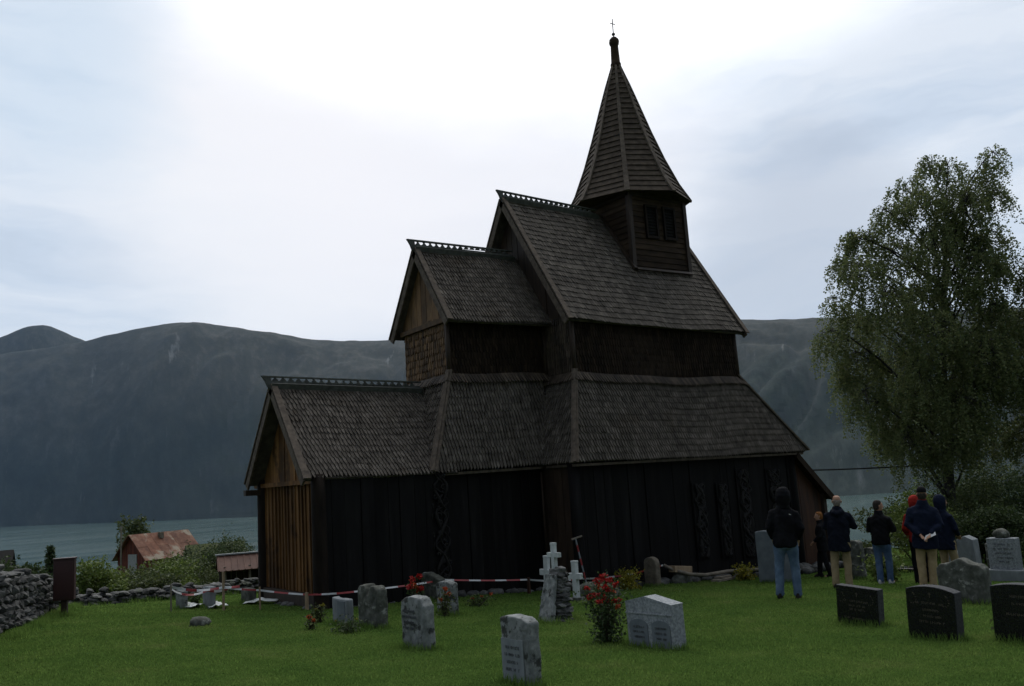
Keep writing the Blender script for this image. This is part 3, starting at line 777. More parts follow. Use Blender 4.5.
def mountain(name, az, elev, saz, sdist, W, base, seed, na=420, nt_=110, amp=1.0):
    """a ridge beyond the fjord: shore distance and skyline height by compass bearing from the churchyard"""
    a = np.linspace(az[0], az[-1], na); el = np.interp(a, az, elev)
    k = np.exp(-np.linspace(-2, 2, 9) ** 2); k /= k.sum()
    el = np.convolve(np.pad(el, 4, 'edge'), k, 'valid') + .004 * (fbm(a * 45, a * 0 + seed, seed, 4) - .47)
    sh = np.interp(a, saz, sdist)
    t = np.linspace(0, 1.3, nt_)[:, None]; A = np.broadcast_to(a, (nt_, na))
    r = sh + t * W
    H = el * (sh + W) + CAM.z - base
    tt = np.clip(t, 0, 1)
    pr = .62 * tt + .38 * np.sin(tt * PI / 2) ** 1.2
    pr = np.where(t > 1, 1 - (t - 1) * .25, pr)
    z = base + H * pr
    s = a * sh.mean()
    S = np.broadcast_to(s, (nt_, na))
    gul = np.abs(fbm(S / 420 + 3 * fbm(S / 900, r / 1500, seed + 2, 2), r / 2600, seed, 4) - .47)
    z = z + amp * np.sin(np.clip(t, 0, 1) * PI) ** .8 * ((gul - .1) * 620 + (fbm(S / 160, r / 260, seed + 7, 3) - .47) * 60)
    z = z + amp * (fbm(S / 330, r / 420, seed + 4, 4) - .47) * 50 * np.clip(t, 0, 1)
    # keep the skyline where it is
    e = (z - CAM.z) / r; m = e.max(0); z = CAM.z + (z - CAM.z) * np.where(z > CAM.z, el / m, 1)
    z = np.where(t == 0, base - 5, z)
    return grid_mesh(name, CAM.x + r * np.sin(A), CAM.y + r * np.cos(A), z, M['mountain'], np.stack([S / 1000, np.broadcast_to(t, A.shape)], -1))

RZ = [(-.5, .12), (-.2, .125), (.0039, .1379), (.0506, .1505), (.1006, .1627), (.1696, .1756), (.2009, .1803), (.2401, .1895), (.2725, .1942), (.3172, .1909), (.3599, .1826), (.4201, .1709), (.4707, .1693), (.5108, .1701), (.5919, .1696), (.6971, .1687), (.8125, .1661), (.9071, .1622), (.9813, .1558), (1.066, .150), (1.1775, .14), (1.2773, .125), (1.6, .1), (1.95, .09)]
SA, SD = [-.5, .105, .2215, .3408, .985, 1.95], [8600, 7700, 5900, 4880, 2720, 3300]
RZ = [(a, min(e, .172) if a < .12 else e) for a, e in RZ]
tag(mountain('mountain', [q[0] for q in RZ], [q[1] - (.006 if q[0] < .17 else 0) for q in RZ], SA, SD, 2700, LZ, 3), kind='structure')
PK = [(-.4, .10), (-.1, .12), (.019, .1449), (.0585, .1586), (.1003, .1729), (.1176, .1837), (.1353, .1916), (.1491, .1857), (.1696, .1756), (.2011, .161), (.3, .13)]
tag(mountain('mountain', [q[0] for q in PK], [q[1] for q in PK], [-.4, .3], [11200, 8600], 1800, 300, 9, 200, 50, .25), kind='structure')

# air
hz = MB(); hz.box((1500, 5500, 990), (26000, 22000, 3000))
m_ = bpy.data.materials.new('thin_air'); m_.use_nodes = True; nt = m_.node_tree; nt.nodes.clear()
out = nt.nodes.new('ShaderNodeOutputMaterial'); pv = nt.nodes.new('ShaderNodeVolumePrincipled')
pv.inputs['Color'].default_value = (.35, .615, .98, 1); pv.inputs['Density'].default_value = HAZE = 1.2e-5; pv.inputs['Anisotropy'].default_value = 0
nt.links.new(pv.outputs[0], out.inputs['Volume'])
tag(hz.build('haze', m_), kind='stuff')

# ------------------------------------------------------------------ grass
foot = [(-5.75, 1.1, -2.6, 4.4), (-2.9, 1.25, .2, 4.2), (.0, .15, 8.15, 5.4), (8, .15, 9.5, 5.3)]
def inside(x, y):
    k = np.zeros(len(x), bool)
    for (a, b_, c_, d) in foot: k |= (x > a) & (x < c_) & (y > b_) & (y < d)
    return k
N = 560000
az = rng.uniform(-.06, 1.36, N); d = np.exp(rng.uniform(math.log(4.0), math.log(31), N))
gx, gy = CAM.x + d * np.sin(az), CAM.y + d * np.cos(az)
keep = ~inside(gx, gy) & (gy < 9)
gx, gy, d = gx[keep], gy[keep], d[keep]
patch = fbm(gx * .8, gy * .8, 21, 3)
hh = (.011 + .017 * rng.random(len(gx)) ** 2) * (.6 + 1.2 * patch) * (1 + .012 * d)
def blades(gx, gy, hh, ww):
    n = len(gx); a = rng.uniform(0, 2 * PI, n); la = rng.uniform(0, 2 * PI, n); ll = hh * rng.uniform(.1, .8, n)
    z = G(gx, gy); V = np.zeros((n, 3, 3))
    V[:, 0] = np.stack([gx - np.cos(a) * ww, gy - np.sin(a) * ww, z - .01], -1)
    V[:, 1] = np.stack([gx + np.cos(a) * ww, gy + np.sin(a) * ww, z - .01], -1)
    V[:, 2] = np.stack([gx + np.cos(la) * ll, gy + np.sin(la) * ll, z + hh], -1)
    return V
GR = [blades(gx, gy, hh, .004 + .0009 * d)]

def tuft(x, y, r, n, h):
    q = rng.normal(0, r * .5, (n, 2)); xx, yy = x + q[:, 0], y + q[:, 1]
    GR.append(blades(xx, yy, h * rng.uniform(.4, 1, n), np.full(n, .007)))

# ------------------------------------------------------------------ plants
def leaf_quads(P, size, rng_, droop=0, asp=.62):
    """P (N,3) -> leaf shaped quads of random orientation"""
    n = len(P); u = rng_.normal(size=(n, 3)); u[:, 2] = u[:, 2] * .7 - droop
    u /= np.linalg.norm(u, axis=1)[:, None]; w = rng_.normal(size=(n, 3)); v = np.cross(u, w); v /= np.linalg.norm(v, axis=1)[:, None]
    s = (size * rng_.uniform(.65, 1.3, n))[:, None]
    V = np.empty((n, 4, 3)); V[:, 0] = P; V[:, 1] = P + u * s * .5 + v * s * asp * .5; V[:, 2] = P + u * s; V[:, 3] = P + u * s * .5 - v * s * asp * .5
    return V

def shrub(name, loc, rad, n, size, mat, label, cat='shrub', group=None, nsub=9, seed=0, flat=.8, stems=7):
    """bushy plant: leaves on uneven sub-clumps, several stems"""
    R = np.random.default_rng(seed + 100); rx, ry, rz = rad
    x, y = loc[0], loc[1]; z = gz(x, y) if len(loc) < 3 else loc[2]
    root = empty(name, (x, y, z), 0, label, cat, group)
    P = []
    cs = []
    for k in range(nsub):
        a = R.uniform(0, 2 * PI); q = R.uniform(.15, .8); h = R.uniform(.3, .85)
        cs.append((math.cos(a) * q * rx, math.sin(a) * q * ry, h * 2 * rz * (1 - .45 * q * q), R.uniform(.3, .52)))
    cs.append((0, 0, rz * 1.1, .6))
    for (cx, cy, cz, s) in cs:
        k = int(n / len(cs)); dd = R.normal(size=(k, 3)); dd /= np.linalg.norm(dd, axis=1)[:, None]
        rr = R.uniform(.35, 1.08, k)[:, None] ** .6
        q = np.array([cx, cy, cz]) + dd * rr * np.array([rx, ry, rz]) * s
        P.append(q[q[:, 2] > .02])
    # loose sprigs break the outline
    for k in range(int(nsub * 2.5)):
        c = cs[R.integers(len(cs))]; dr = R.normal(size=3); dr[2] = abs(dr[2]) + .3; dr /= np.linalg.norm(dr)
        t = R.uniform(.6, 1.35, 14)[:, None]; P.append(np.array(c[:3]) + dr * t * np.array([rx, ry, rz]) * c[3] * 1.15 + R.normal(0, .03, (14, 3)))
    P = np.concatenate(P)
    quads('foliage', leaf_quads(P, size, R, .1), mat, root)
    m = MB()
    for k in range(stems):
        c = cs[R.integers(len(cs))]; b = (c[0] * .25 + R.normal(0, .03), c[1] * .25 + R.normal(0, .03), -.05)
        m.tube([b, (c[0] * .6, c[1] * .6, c[2] * .5), (c[0], c[1], c[2] * 1.1)], [.018 * (1 + rz * .5), .013 * (1 + rz * .4), .005], 5)
    m.build('stem', M['twig'], root)
    return root

def birch(loc, clumps, h, label, seed, per=1.0, lean=(0, 0), trunk_r=.2, size=.082, name='birch_tree'):
    """clumps: (side, depth, z, rx, rz) around the trunk; side runs to the right of the sightline"""
    R = np.random.default_rng(seed); x, y = loc; z0 = gz(x, y)
    root = empty(name, (x, y, z0), 0, label, 'tree')
    v = Vector((x - CAM.x, y - CAM.y, 0)).normalized(); sd = np.array([v.y, -v.x, 0]); dp = np.array([v.x, v.y, 0])
    tm = MB()
    tp = [(lean[0] * t * t + .12 * math.sin(t * 7), lean[1] * t * t + .1 * math.sin(t * 5 + 1), t * h * .93 - .15 * (t == 0)) for t in np.linspace(0, 1, 14)]
    tm.tube(tp, [trunk_r * (1.35 if i == 0 else 1) * (1 - i / 13) ** .8 + .015 for i in range(14)], 10)
    tm.build('trunk', M['bark'], root, True)
    tpa = np.array(tp)
    bm_ = MB(); L = []
    for (cs_, cd_, cz, rx, rz) in clumps:
        c = sd * cs_ + dp * cd_ + np.array([0, 0, cz])
        # limb from the trunk, leaving it well below the clump
        zt = max(1.6, cz - .55 * abs(cs_) - rz * .9 - .6); k = int(np.argmin(abs(tpa[:, 2] - zt))); b = tpa[k]
        top = c + np.array([0, 0, rz * .5]); mid = b * .45 + top * .55 + np.array([0, 0, .25 * np.linalg.norm(c[:2])]) * .5
        q1 = b * .7 + mid * .3 + R.normal(0, .06, 3)
        r0 = .022 + .0085 * np.linalg.norm(top - b)
        bm_.tube([b, q1, mid, top * .7 + mid * .3 + R.normal(0, .08, 3), top], [r0, r0 * .85, r0 * .6, r0 * .4, .012], 6)
        ntw = int(per * (26 + 120 * rx * rx * rz / .9))
        for j in range(ntw):
            dd = R.normal(size=3); dd /= np.linalg.norm(dd); rr = R.uniform(.2, 1) ** .55
            s = c + (sd * dd[0] * rx + dp * dd[1] * rx * 1.05 + np.array([0, 0, dd[2] * rz])) * rr
            if j % 4 == 0:
                w = top * .6 + mid * .4 if R.random() < .5 else top
                bm_.tube([w, (w + s) / 2 + np.array([0, 0, .12]), s], [.014, .009, .004], 4, False)
            ln = R.uniform(.35, 1.15); od = (s - c) * [1, 1, .2]; od /= np.linalg.norm(od) + .01
            k = int(10 + ln * 24); t = np.linspace(0, 1, k)[:, None]
            P = s + od * t * ln * .35 + np.array([0, 0, -1]) * (t ** 1.3) * ln * R.uniform(.5, 1.1) + R.normal(0, .04, (k, 3))
            L.append(P)
    bm_.build('branch', M['bark'], root, True)
    L = np.concatenate(L)
    quads('crown', leaf_quads(L, size, R, .55, .75), M['birchleaf'], root)
    return root

PXM = 30 / FPX
def cl(u, v, du, dv, dep, u0=957, v0=548, base=(17.82, 1.06), shift=-.15):
    D = (Vector((base[0], base[1], 0)) - CAM).dot(Vector((fwd.x, fwd.y, 0))) * 1.0
    w = CAM + (fwd + r2 * ((u - 512) / FPX) + u2 * ((343 - v) / FPX)) * D - Vector((base[0], base[1], gz(*base)))
    h = Vector((base[0] - CAM.x, base[1] - CAM.y, 0)).normalized(); k = D / FPX
    w = w - h * w.dot(h) * .6     # keep the crown round rather than leaning along the sightline
    return (w.dot(Vector((h.y, -h.x, 0))) + shift, dep + w.dot(h), w.z * 1.04, du * k, dv * k)
C1 = [cl(*q) for q in ((1001, 172, 13, 17, 0), (985, 192, 17, 16, .5), (955, 183, 16, 14, -.4), (935, 170, 12, 10, .2), (962, 205, 20, 18, .6), (1003, 212, 12, 16, -.3), (912, 198, 18, 20, .3), (930, 215, 22, 20, -.8), (890, 222, 18, 20, .1),
    (866, 245, 20, 18, .4), (900, 255, 26, 24, 1.2), (852, 240, 9, 9, .1), (940, 258, 26, 26, -1), (970, 245, 20, 24, .9), (845, 272, 14, 15, -.4), (868, 285, 22, 22, -1.2), (925, 300, 30, 28, 1.6), (958, 300, 26, 28, -1.4), (988, 258, 11, 14, 0),
    (836, 308, 14, 18, .2), (860, 325, 24, 22, .9), (895, 318, 28, 26, -1.8), (990, 300, 18, 20, .8), (835, 345, 17, 18, -.6), (862, 368, 25, 24, .3), (900, 362, 30, 30, 1.8), (940, 350, 32, 30, -2), (980, 350, 30, 30, 1.4), (845, 385, 16, 18, .6),
    (872, 408, 22, 24, -.9), (905, 410, 30, 28, .6), (945, 405, 32, 30, 2), (985, 400, 30, 30, -1.3), (882, 438, 15, 18, .5), (915, 450, 22, 22, -1.5), (995, 440, 26, 24, 1.3), (1015, 380, 22, 26, -.6), (1010, 330, 18, 22, .9), (945, 448, 18, 18, 1.2), (928, 392, 26, 26, -2.2), (965, 418, 26, 26, -2.3), (903, 440, 20, 20, .9), (960, 452, 22, 18, -1.8), (990, 370, 26, 28, -2), (1000, 330, 22, 26, -1.2), (975, 222, 22, 22, -.5), (955, 238, 24, 22, .8), (998, 248, 18, 20, .4), (985, 282, 24, 24, -.9), (1008, 275, 14, 18, .2))]
birch((17.82, 1.06), C1, 13.2, 'tall birch with drooping leafy twigs rising behind the visitors', 5, 1.3, (.75, -.9), .21)
C2 = [cl(*q, base=(20.1, -2.1), shift=.25) for q in ((1050, 232, 16, 16, 0), (1030, 262, 14, 14, .3), (1062, 270, 26, 24, .5), (1022, 290, 14, 16, -.5), (1050, 310, 28, 26, -.8), (1018, 325, 16, 18, .6), (1040, 350, 30, 28, 1), (1075, 330, 30, 30, 0), (1020, 385, 24, 26, -.3), (1055, 400, 32, 30, 1), (1025, 435, 24, 24, .4), (1085, 390, 30, 30, -1), (1060, 455, 28, 24, -.7), (1100, 300, 24, 24, .2))]
birch((20.1, -2.1), C2, 12.2, 'second birch, cut by the right picture edge, reaching out over the grave stones', 6, 1.4, (.2, .1), .19)

# shrubs behind the graves on the right
for i, (x, y, rx, rz, mt, lb) in enumerate((
        (11.6, -1.0, 1.15, 1.12, 'limeleaf', 'light green bushy shrub just right of the church porch, behind the red hood'),
        (16.2, 1.34, 2.0, 1.15, 'hedgeleaf', 'broad green shrub behind the light green one, left of the birch trunk'),
        (12.9, -2.0, 1.3, .8, 'darkleaf', 'dark low shrub at the foot of the tall birch'),
        (15.4, -1.4, 1.7, 1.3, 'hedgeleaf', 'rounded green shrub behind the tapering grey pillar gravestone'),
        (12.9, -3.2, 1.4, .9, 'darkleaf', 'low dark shrub behind the tall panelled gravestone'),
        (14.95, -3.2, 1.6, 1.4, 'darkleaf', 'tall dark shrub at the right picture edge'),
        (22.6, 3.3, 2.6, 1.6, 'darkleaf', 'high dark shrub far behind the birch trunk'),
        (19.06, 2.36, 2.0, 1.1, 'hedgeleaf', 'green shrub beyond the churchyard, seen left of the navy coat'),
        (21.9, .9, 2.8, 1.75, 'darkleaf', 'large dark thicket far behind the right gravestones'),
        (11.9, 1.3, 1.3, .42, 'hedgeleaf', 'low green shrub beyond the church porch, seen between visitors'))):
    shrub('shrub', (x, y), (rx, rx, rz), int(5200 * rx), .085, M[mt], lb, 'shrub', 'shrubs behind the birch', 12, i)

# shrubs beyond the far stone wall on the left
for i, (x, y, rx, rz, mt, lb) in enumerate((
        (-8.0, 9.0, .95, 0.77, 'limeleaf', 'pale green shrub right of the red notice box beyond the wall'),
        (-6.7, 11.6, 1.3, .98, 'hedgeleaf', 'green shrub below the left gable of the rusty roofed barn'),
        (-5.4, 13.4, 1.4, 1.0, 'limeleaf', 'tall light green shrub in front of the barn door'),
        (-4.2, 15.1, 1.5, 1.08, 'hedgeleaf', 'tall green shrub in front of the rusty barn roof'),
        (-2.9, 16.9, 1.6, 1.3, 'darkleaf', 'dark green shrub right of the rusty barn, left of the open shed'),
        (-1.0, 19.3, 1.7, 1.47, 'darkleaf', 'dark shrub right behind the pink roofed shed'),
        (-6.6, 9.6, 1.1, 0.64, 'hedgeleaf', 'low shrub directly above the far stone wall'),
        (-4.9, 11.2, 1.2, 0.55, 'darkleaf', 'dark low shrub above the wall, left of the open shed'))):
    shrub('shrub', (x, y), (rx, rx, rz), int(7500 * rx), .08, M[mt], lb, 'shrub', 'shrubs beyond the far wall', 11, i + 30)
for i, (x, y, rx, rz, lb) in enumerate(((-6.6, 40, 1.9, 1.35, 'dark bushy tree at the left edge below the dark roof'), (-5.3, 40.5, 1.3, 1.0, 'small dark bush between the left edge tree and the little conifer'))):
    shrub('bush', (x, y), (rx, rx, rz), 3600, .2, M['darkleaf'], lb, 'bush', 'bushes down the slope', 10, i + 50)
shrub('deciduous_tree', (10.3, 82.5), (2.2, 2.2, 3.3), 3000, .3, M['hedgeleaf'], 'rounded tree rising behind the left end of the rusty barn roof', 'tree', None, 10, 61)
# conifer
def conifer(x, y, h, label):
    z = gz(x, y); root = empty('conifer', (x, y, z), 0, label, 'tree'); R = np.random.default_rng(3); P = []
    for k in range(26):
        t = k / 26; r = h * .24 * (1 - t) + .08
        for j in range(9):
            a = R.uniform(0, 6.28); q = R.uniform(.1, 1, 12)[:, None]
            P.append(np.array([0, 0, h * (.06 + .94 * t)]) + np.array([math.cos(a), math.sin(a), -.35]) * q * r + R.normal(0, .05, (12, 3)))
    quads('crown', leaf_quads(np.concatenate(P), .2, R, .2, .35), M['darkleaf'], root)
    m = MB(); m.tube([(0, 0, -.2), (0, 0, h * .5), (0, 0, h)], [.12, .07, .02], 7); m.build('trunk', M['twig'], root)
conifer(-3.66, 44.5, 3.2, 'small dark conifer standing alone above the water left of the red box')

# ------------------------------------------------------------------ stone walls
def rubble_wall(pts, h, th, sz, label, name='stone_wall', seed=1):
    """dry stone wall: courses of fitted boulders over a dark core"""
    R = random.Random(seed); m = MB(); core = MB()
    for (a, b) in zip(pts[:-1], pts[1:]):
        A = Vector((a[0], a[1], 0)); B = Vector((b[0], b[1], 0)); L = (B - A).length; d = (B - A) / L; nrm = Vector((-d.y, d.x, 0))
        ha, hb = a[2] if len(a) > 2 else h, b[2] if len(b) > 2 else h
        n = max(2, int(L / 1.0))
        for i in range(n):
            p, q = lerp(A, B, i / n), lerp(A, B, (i + 1) / n); hm = lerp(ha, hb, (i + .5) / n) - .16
            zp, zq = gz(p.x, p.y), gz(q.x, q.y); w = nrm * (th / 2 - .13)
            core.hexa([Vector((r.x, r.y, zz - .2)) for r, zz in ((p - w, zp), (q - w, zq), (q + w, zq), (p + w, zp))] + [Vector((r.x, r.y, zz + hm)) for r, zz in ((p - w, zp), (q - w, zq), (q + w, zq), (p + w, zp))])
        for side in (-1, 1):
            z = 0; row = 0
            while z < max(ha, hb):
                u = -R.random() * sz; rh = sz * R.uniform(.6, .95)
                while u < L:
                    s = sz * R.uniform(.6, 1.5); hh_ = lerp(ha, hb, min(1, max(0, u / L)))
                    if z < hh_ + R.uniform(-.1, .06):
                        taper = 1 - .25 * z / max(h, .2)
                        p = A + d * (u + s / 2) + nrm * side * (th / 2 * taper - .08 + R.uniform(-.04, .04))
                        m.blob((p.x, p.y, gz(p.x, p.y) + z + rh / 2 + R.uniform(-.03, .03)), (s * .56, .13 * R.uniform(.8, 1.4), rh * R.uniform(.5, .64)), R.randint(0, 9999), .2,
                               Matrix.Rotation(math.atan2(d.y, d.x) + R.uniform(-.15, .15), 3, 'Z') @ Matrix.Rotation(R.uniform(-.2, .2), 3, 'Y'), 2)
                    u += s
                z += rh; row += 1
        u = 0
        while u < L:      # capping stones
            s = sz * R.uniform(.8, 1.7); hh_ = lerp(ha, hb, u / L); p = A + d * (u + s / 2) + nrm * R.uniform(-.1, .1)
            m.blob((p.x, p.y, gz(p.x, p.y) + hh_ + R.uniform(-.05, .04)), (s * .58, th * .4 * R.uniform(.6, 1), sz * .34), R.randint(0, 9999), .2, Matrix.Rotation(math.atan2(d.y, d.x) + R.uniform(-.3, .3), 3, 'Z'), 2)
            u += s * .9
    m.v = m.v; k = len(m.f); m.cur = 1; m.add(core.v, core.f)
    o = m.build(name, [M['rubble'], M['stone_dark']])
    return tag(o, label, 'wall')
rubble_wall([(-13.2, -3.6, 1.0), (-11.35, 1.0, .9), (-10.5, 3.2, .76), (-9.9, 4.8, .45), (-9.75, 6.0, .34)], 1.0, .7, .17, 'high dry stone wall at the left picture edge beside the lawn', seed=2)
rubble_wall([(-9.7, 6.1, .32), (-7.6, 6.3, .28), (-5.2, 6.6, .3), (-2.0, 7.2, .32)], .34, .6, .14, 'low mossy stone wall along the far lawn, below the shrubs', seed=3)

for i in range(150):
    q = rng.random(); x = -9.6 + 7.4 * q; y = 5.72 + .12 * (x + 9.6) + rng.normal(0, .06); tuft(x, y, .16, 26, .15)
for i in range(90):
    q = rng.random(); x = -11.2 + 1.75 * q + .42; y = .4 + 5.2 * q; tuft(x, y, .14, 24, .14)
# ------------------------------------------------------------------ notice box
t = empty('notice_box', (-9.56, 3.65, gz(-9.56, 3.65)), -YAW + .22, 'dark red notice box on a post in front of the stone wall', 'notice box')
m = MB(); m.box((0, 0, .65), (.36, .14, .74)); m.box((0, -.005, 1.035), (.39, .18, .03)); o = m.build('box', M['signred'], t)
bake(o, [('BEVEL', dict(width=.008, segments=2))])
m = MB(); m.box((0, -.073, .65), (.31, .012, .66)); m.build('door', M['signred'], o)
m = MB(); m.box((0, .02, .1), (.1, .1, .5)); m.build('post', M['darkbrown'], t)
tuft(-9.56, 3.6, .3, 260, .16)

# ------------------------------------------------------------------ barn and huts down the slope
def local_house(name, loc, rz, L, W, he, hr, wallm, roofm, label, cat, door=None, zbase=None):
    z = gz(*loc) if zbase is None else zbase
    t = empty(name, (loc[0], loc[1], z), rz, label, cat)
    m = MB()
    planks(m, (0, -W / 2), (L, -W / 2), cst(-1.2), cst(he), (0, -1), .25, .06)
    planks(m, (L, W / 2), (0, W / 2), cst(-1.2), cst(he), (0, 1), .25, .06)
    for x, n in ((0, -1), (L, 1)):
        planks(m, (x, -W / 2), (x, W / 2), cst(-1.2), lambda t_: he + (1 - abs(t_ * 2 - 1)) * (hr - .05), (n, 0), .25, .06)
    m.build('wall', wallm, t)
    m = MB(); ov = .35
    k = (hr) / (W / 2); y = W / 2 + .3
    for s in (-1, 1):
        a = [Vector((-ov, s * y, he - .3 * k)), Vector((L + ov, s * y, he - .3 * k)), Vector((L + ov, 0, he + hr)), Vector((-ov, 0, he + hr))]
        if s > 0: a = [a[1], a[0], a[3], a[2]]
        n = (a[1] - a[0]).cross(a[3] - a[0]).normalized()
        nn = int(L / .8); 
        for i in range(nn):
            for j, (t0, t1) in enumerate(((0, .52), (.5, 1))):
                p = lambda u, v: lerp(lerp(a[0], a[1], u), lerp(a[3], a[2], u), v) + n * (.06 + .012 * ((i + j) % 2))
                m.slab([p(i / nn, t0), p((i + 1) / nn + .004, t0), p((i + 1) / nn + .004, t1), p(i / nn, t1)], .05, n)
    r = m.build('roof', roofm, t)
    return t, r
def house_dir(az, turn):
    return Vector((math.cos(az), -math.sin(az), 0)) * math.cos(turn) + Vector((math.sin(az), math.cos(az), 0)) * math.sin(turn)
bz = house_dir(.22, .62)
BRZ = math.atan2(bz.y, bz.x)
bt, br = local_house('barn', (5.2, 63.4), BRZ, 5.2, 3.7, 1.6, 1.8, M['redpaint'], M['rust'], 'old red barn with patchy rusty metal roof below the churchyard', 'barn', zbase=-2.78)
m = MB(); m.box((-.05, -.15, .9), (.06, 1.1, 1.9)); m.build('door', M['greydoor'], bt)
m = MB(); m.box((2.4, -.5, 3.2), (.35, .35, .5)); m.build('chimney', M['stone_brown'], br)
m = MB(); m.tube([(-.9, .15, -1), (-.9, .15, 4.2)], .07, 8); tag(m.build('wooden_pole', M['greywood']), 'thin grey pole standing before the barn gable', 'pole')
bpy.data.objects['wooden_pole'].matrix_world = Matrix.Translation((5.2, 63.4, -2.78)) @ Matrix.Rotation(BRZ, 4, 'Z')
tt_, tr_ = local_house('turf_hut', (2.7, 38.0), math.atan2(house_dir(.29, .15).y, house_dir(.29, .15).x), 2.6, 2.6, 1.3, 1.1, M['greywood'], M['turf'], 'low turf roofed hut mostly hidden behind dark shrubs', 'hut', zbase=-1.85)
nt_, nr_ = local_house('farm_shed', (-9.6, 44), -.2, 3.6, 3.4, 1.6, 1.1, M['darkbrown'], M['tar'], 'dark roofed shed at the far left edge above the water', 'shed', zbase=-1.75)
# open shed with pink metal roof
t = empty('open_shed', (-3.62, 13.2, -.15), math.atan2(house_dir(.3, .04).y, house_dir(.3, .04).x), 'low open shed with a faded red metal roof, half hidden by the church', 'shed')
m = MB()
for (x, y) in ((.12, -.5), (.85, -.5), (1.9, -.5), (.12, .55), (1.9, .55)):
    m = MB(); m.box((x, y, .55), (.07, .07, 1.3)); m.build('post', M['greywood'], t)
m = MB(); planks(m, (2.05, .6), (0, .6), cst(-.3), cst(1.3), (0, 1), .2, .04); planks(m, (2.05, -.5), (2.05, .6), cst(-.3), cst(1.25), (1, 0), .2, .04); planks(m, (0, .6), (0, .0), cst(-.3), cst(1.25), (-1, 0), .2, .04); m.build('wall', M['darkbrown'], t)
m = MB(); a = [Vector((-.1, -.66, 1.08)), Vector((1.55, -.66, 1.08)), Vector((1.55, 0, 1.52)), Vector((-.1, 0, 1.52))]; m.slab(a, .03)
a = [Vector((2.3, .7, 1.05)), Vector((-.1, .7, 1.05)), Vector((-.1, 0, 1.52)), Vector((2.3, 0, 1.52))]; m.slab(a, .03)
for i in range(9): m.bar((-.05 + i * .19, -.66, 1.09), (-.05 + i * .19, 0, 1.53), .03, .02, (0, -.5, .8))
r = m.build('roof', M['rust_pink'], t)
m = MB(); m.bar((-.14, 0, 1.54), (2.32, 0, 1.54), .14, .04); m.slab([Vector((1.56, -.6, 1.1)), Vector((2.3, -.6, 1.1)), Vector((2.3, -.02, 1.5)), Vector((1.56, -.02, 1.5))], .03); m.build('ridge_cap', M['greydoor'], r)
#SECTION3
# ================================================================= graves
def rect(w, h): return [(-w / 2, -.15), (w / 2, -.15), (w / 2, h), (-w / 2, h)]
def topcurve(w, fn, n=14): return [(-w / 2, -.15), (w / 2, -.15)] + [(y, fn(y)) for y in np.linspace(w / 2, -w / 2, n)]

def grave(x, y, w, t, prof, mat, label, rz=0, rough=0, vox=.022, tilt=0, lean=0, bev=.008, name='gravestone', cat='gravestone', grp='gravestones in the churchyard', grass=1, seed=0):
    root = empty(name, (x, y, gz(x, y)), rz, label, cat, grp)
    m = MB(); m.poly([(-t / 2, a, b) for a, b in prof], (t, 0, 0))
    o = m.build('stone', mat, root)
    bmx = bmesh.new(); bmx.from_mesh(o.data); bmesh.ops.recalc_face_normals(bmx, faces=bmx.faces); bmx.to_mesh(o.data); bmx.free()
    if rough:
        bake(o, [('REMESH', dict(mode='VOXEL', voxel_size=vox)), ('SMOOTH', dict(iterations=3, factor=.5))]); jitter(o, rough, 7, seed + 3)
        o.data.polygons.foreach_set('use_smooth', [True] * len(o.data.polygons))
    elif bev: bake(o, [('BEVEL', dict(width=bev, segments=2, limit_method='ANGLE'))])
    root.rotation_euler = (tilt, lean, rz)
    if grass:
        for k in range(7):
            a = (k / 6 - .5) * w; tuft(x - t * .75, y + a, .1, int(26 * grass), .12)
            tuft(x + t * .2 + (k / 6 - .5) * t, y - w / 2 - .04, .08, int(14 * grass), .11)
    return root

def lines(root, t, rows, mat, seed, hgt=.028, dep=.004):
    """worn lines of lettering cut on the front face: rows of (y centre, z, width)"""
    R = random.Random(seed); m = MB()
    for (yc, z, w) in rows:
        u = -w / 2
        while u < w / 2:
            k = R.uniform(.5, .85) * hgt
            if R.random() < .86:
                c = Vector((-t / 2 - dep / 2, yc - (u + k / 2), z))
                m.box(c + Vector((0, k * .38, 0)), (dep, k * .22, hgt)); 
                if R.random() < .6: m.box(c - Vector((0, k * .38, 0)), (dep, k * .2, hgt * R.choice((.6, 1))))
                m.box(c + Vector((0, 0, hgt * R.choice((-.4, 0, .42)))), (dep, k * .6, hgt * .18))
            u += k * 1.25
    return m.build('inscription', mat, root)

ogee = lambda w, h, p: (lambda y: h - p * (1 - math.cos(min(1, abs(y) / (w / 2)) * PI)) / 2)
# front row left to right
g = grave(-7.3, -7.55, .45, .15, topcurve(.45, lambda y: .64 - .5 * y * y - .05 * (y < -.12) * (abs(y) - .12) * 5), M['stone'], 'thick grey lichened gravestone nearest the camera, smooth panel below its dark rough top', .02, .012, .018, seed=1)
m = MB(); m.poly([(-.083, a, b) for a, b in [(-.14, -.1), (.215, -.1), (.215, .42), (-.14, .42)]], (.02, 0, 0)); pn = m.build('panel', M['stone_smooth'], g)
lines(pn, .166, [(.04, .34, .2), (.04, .27, .24), (.04, .2, .18), (.04, .13, .22)], M['ink'], 4, .03)
g = grave(-6.8, -4.65, .55, .17, topcurve(.55, lambda y: .64 - max(0, abs(y + .02) - .1) ** 2 * 1.6 - (.06 if y < -.2 else 0)), M['stone'], 'upright grey gravestone with rounded top, right of the twin humped stone', .05, .014, .02, seed=2)
lines(g, .2, [(.06, .46, .25), (.06, .39, .3), (.06, .32, .22), (.06, .25, .26)], M['ink'], 5, .03, .012)
g = grave(-6.25, -2.3, .52, .2, topcurve(.52, lambda y: .63 - .16 * math.exp(-((y + .02) / .05) ** 2) - max(0, abs(y) - .2) * .9, 22), M['stone_dark'], 'dark lichen covered gravestone split into two humps at the top', .1, .022, .02, seed=3)
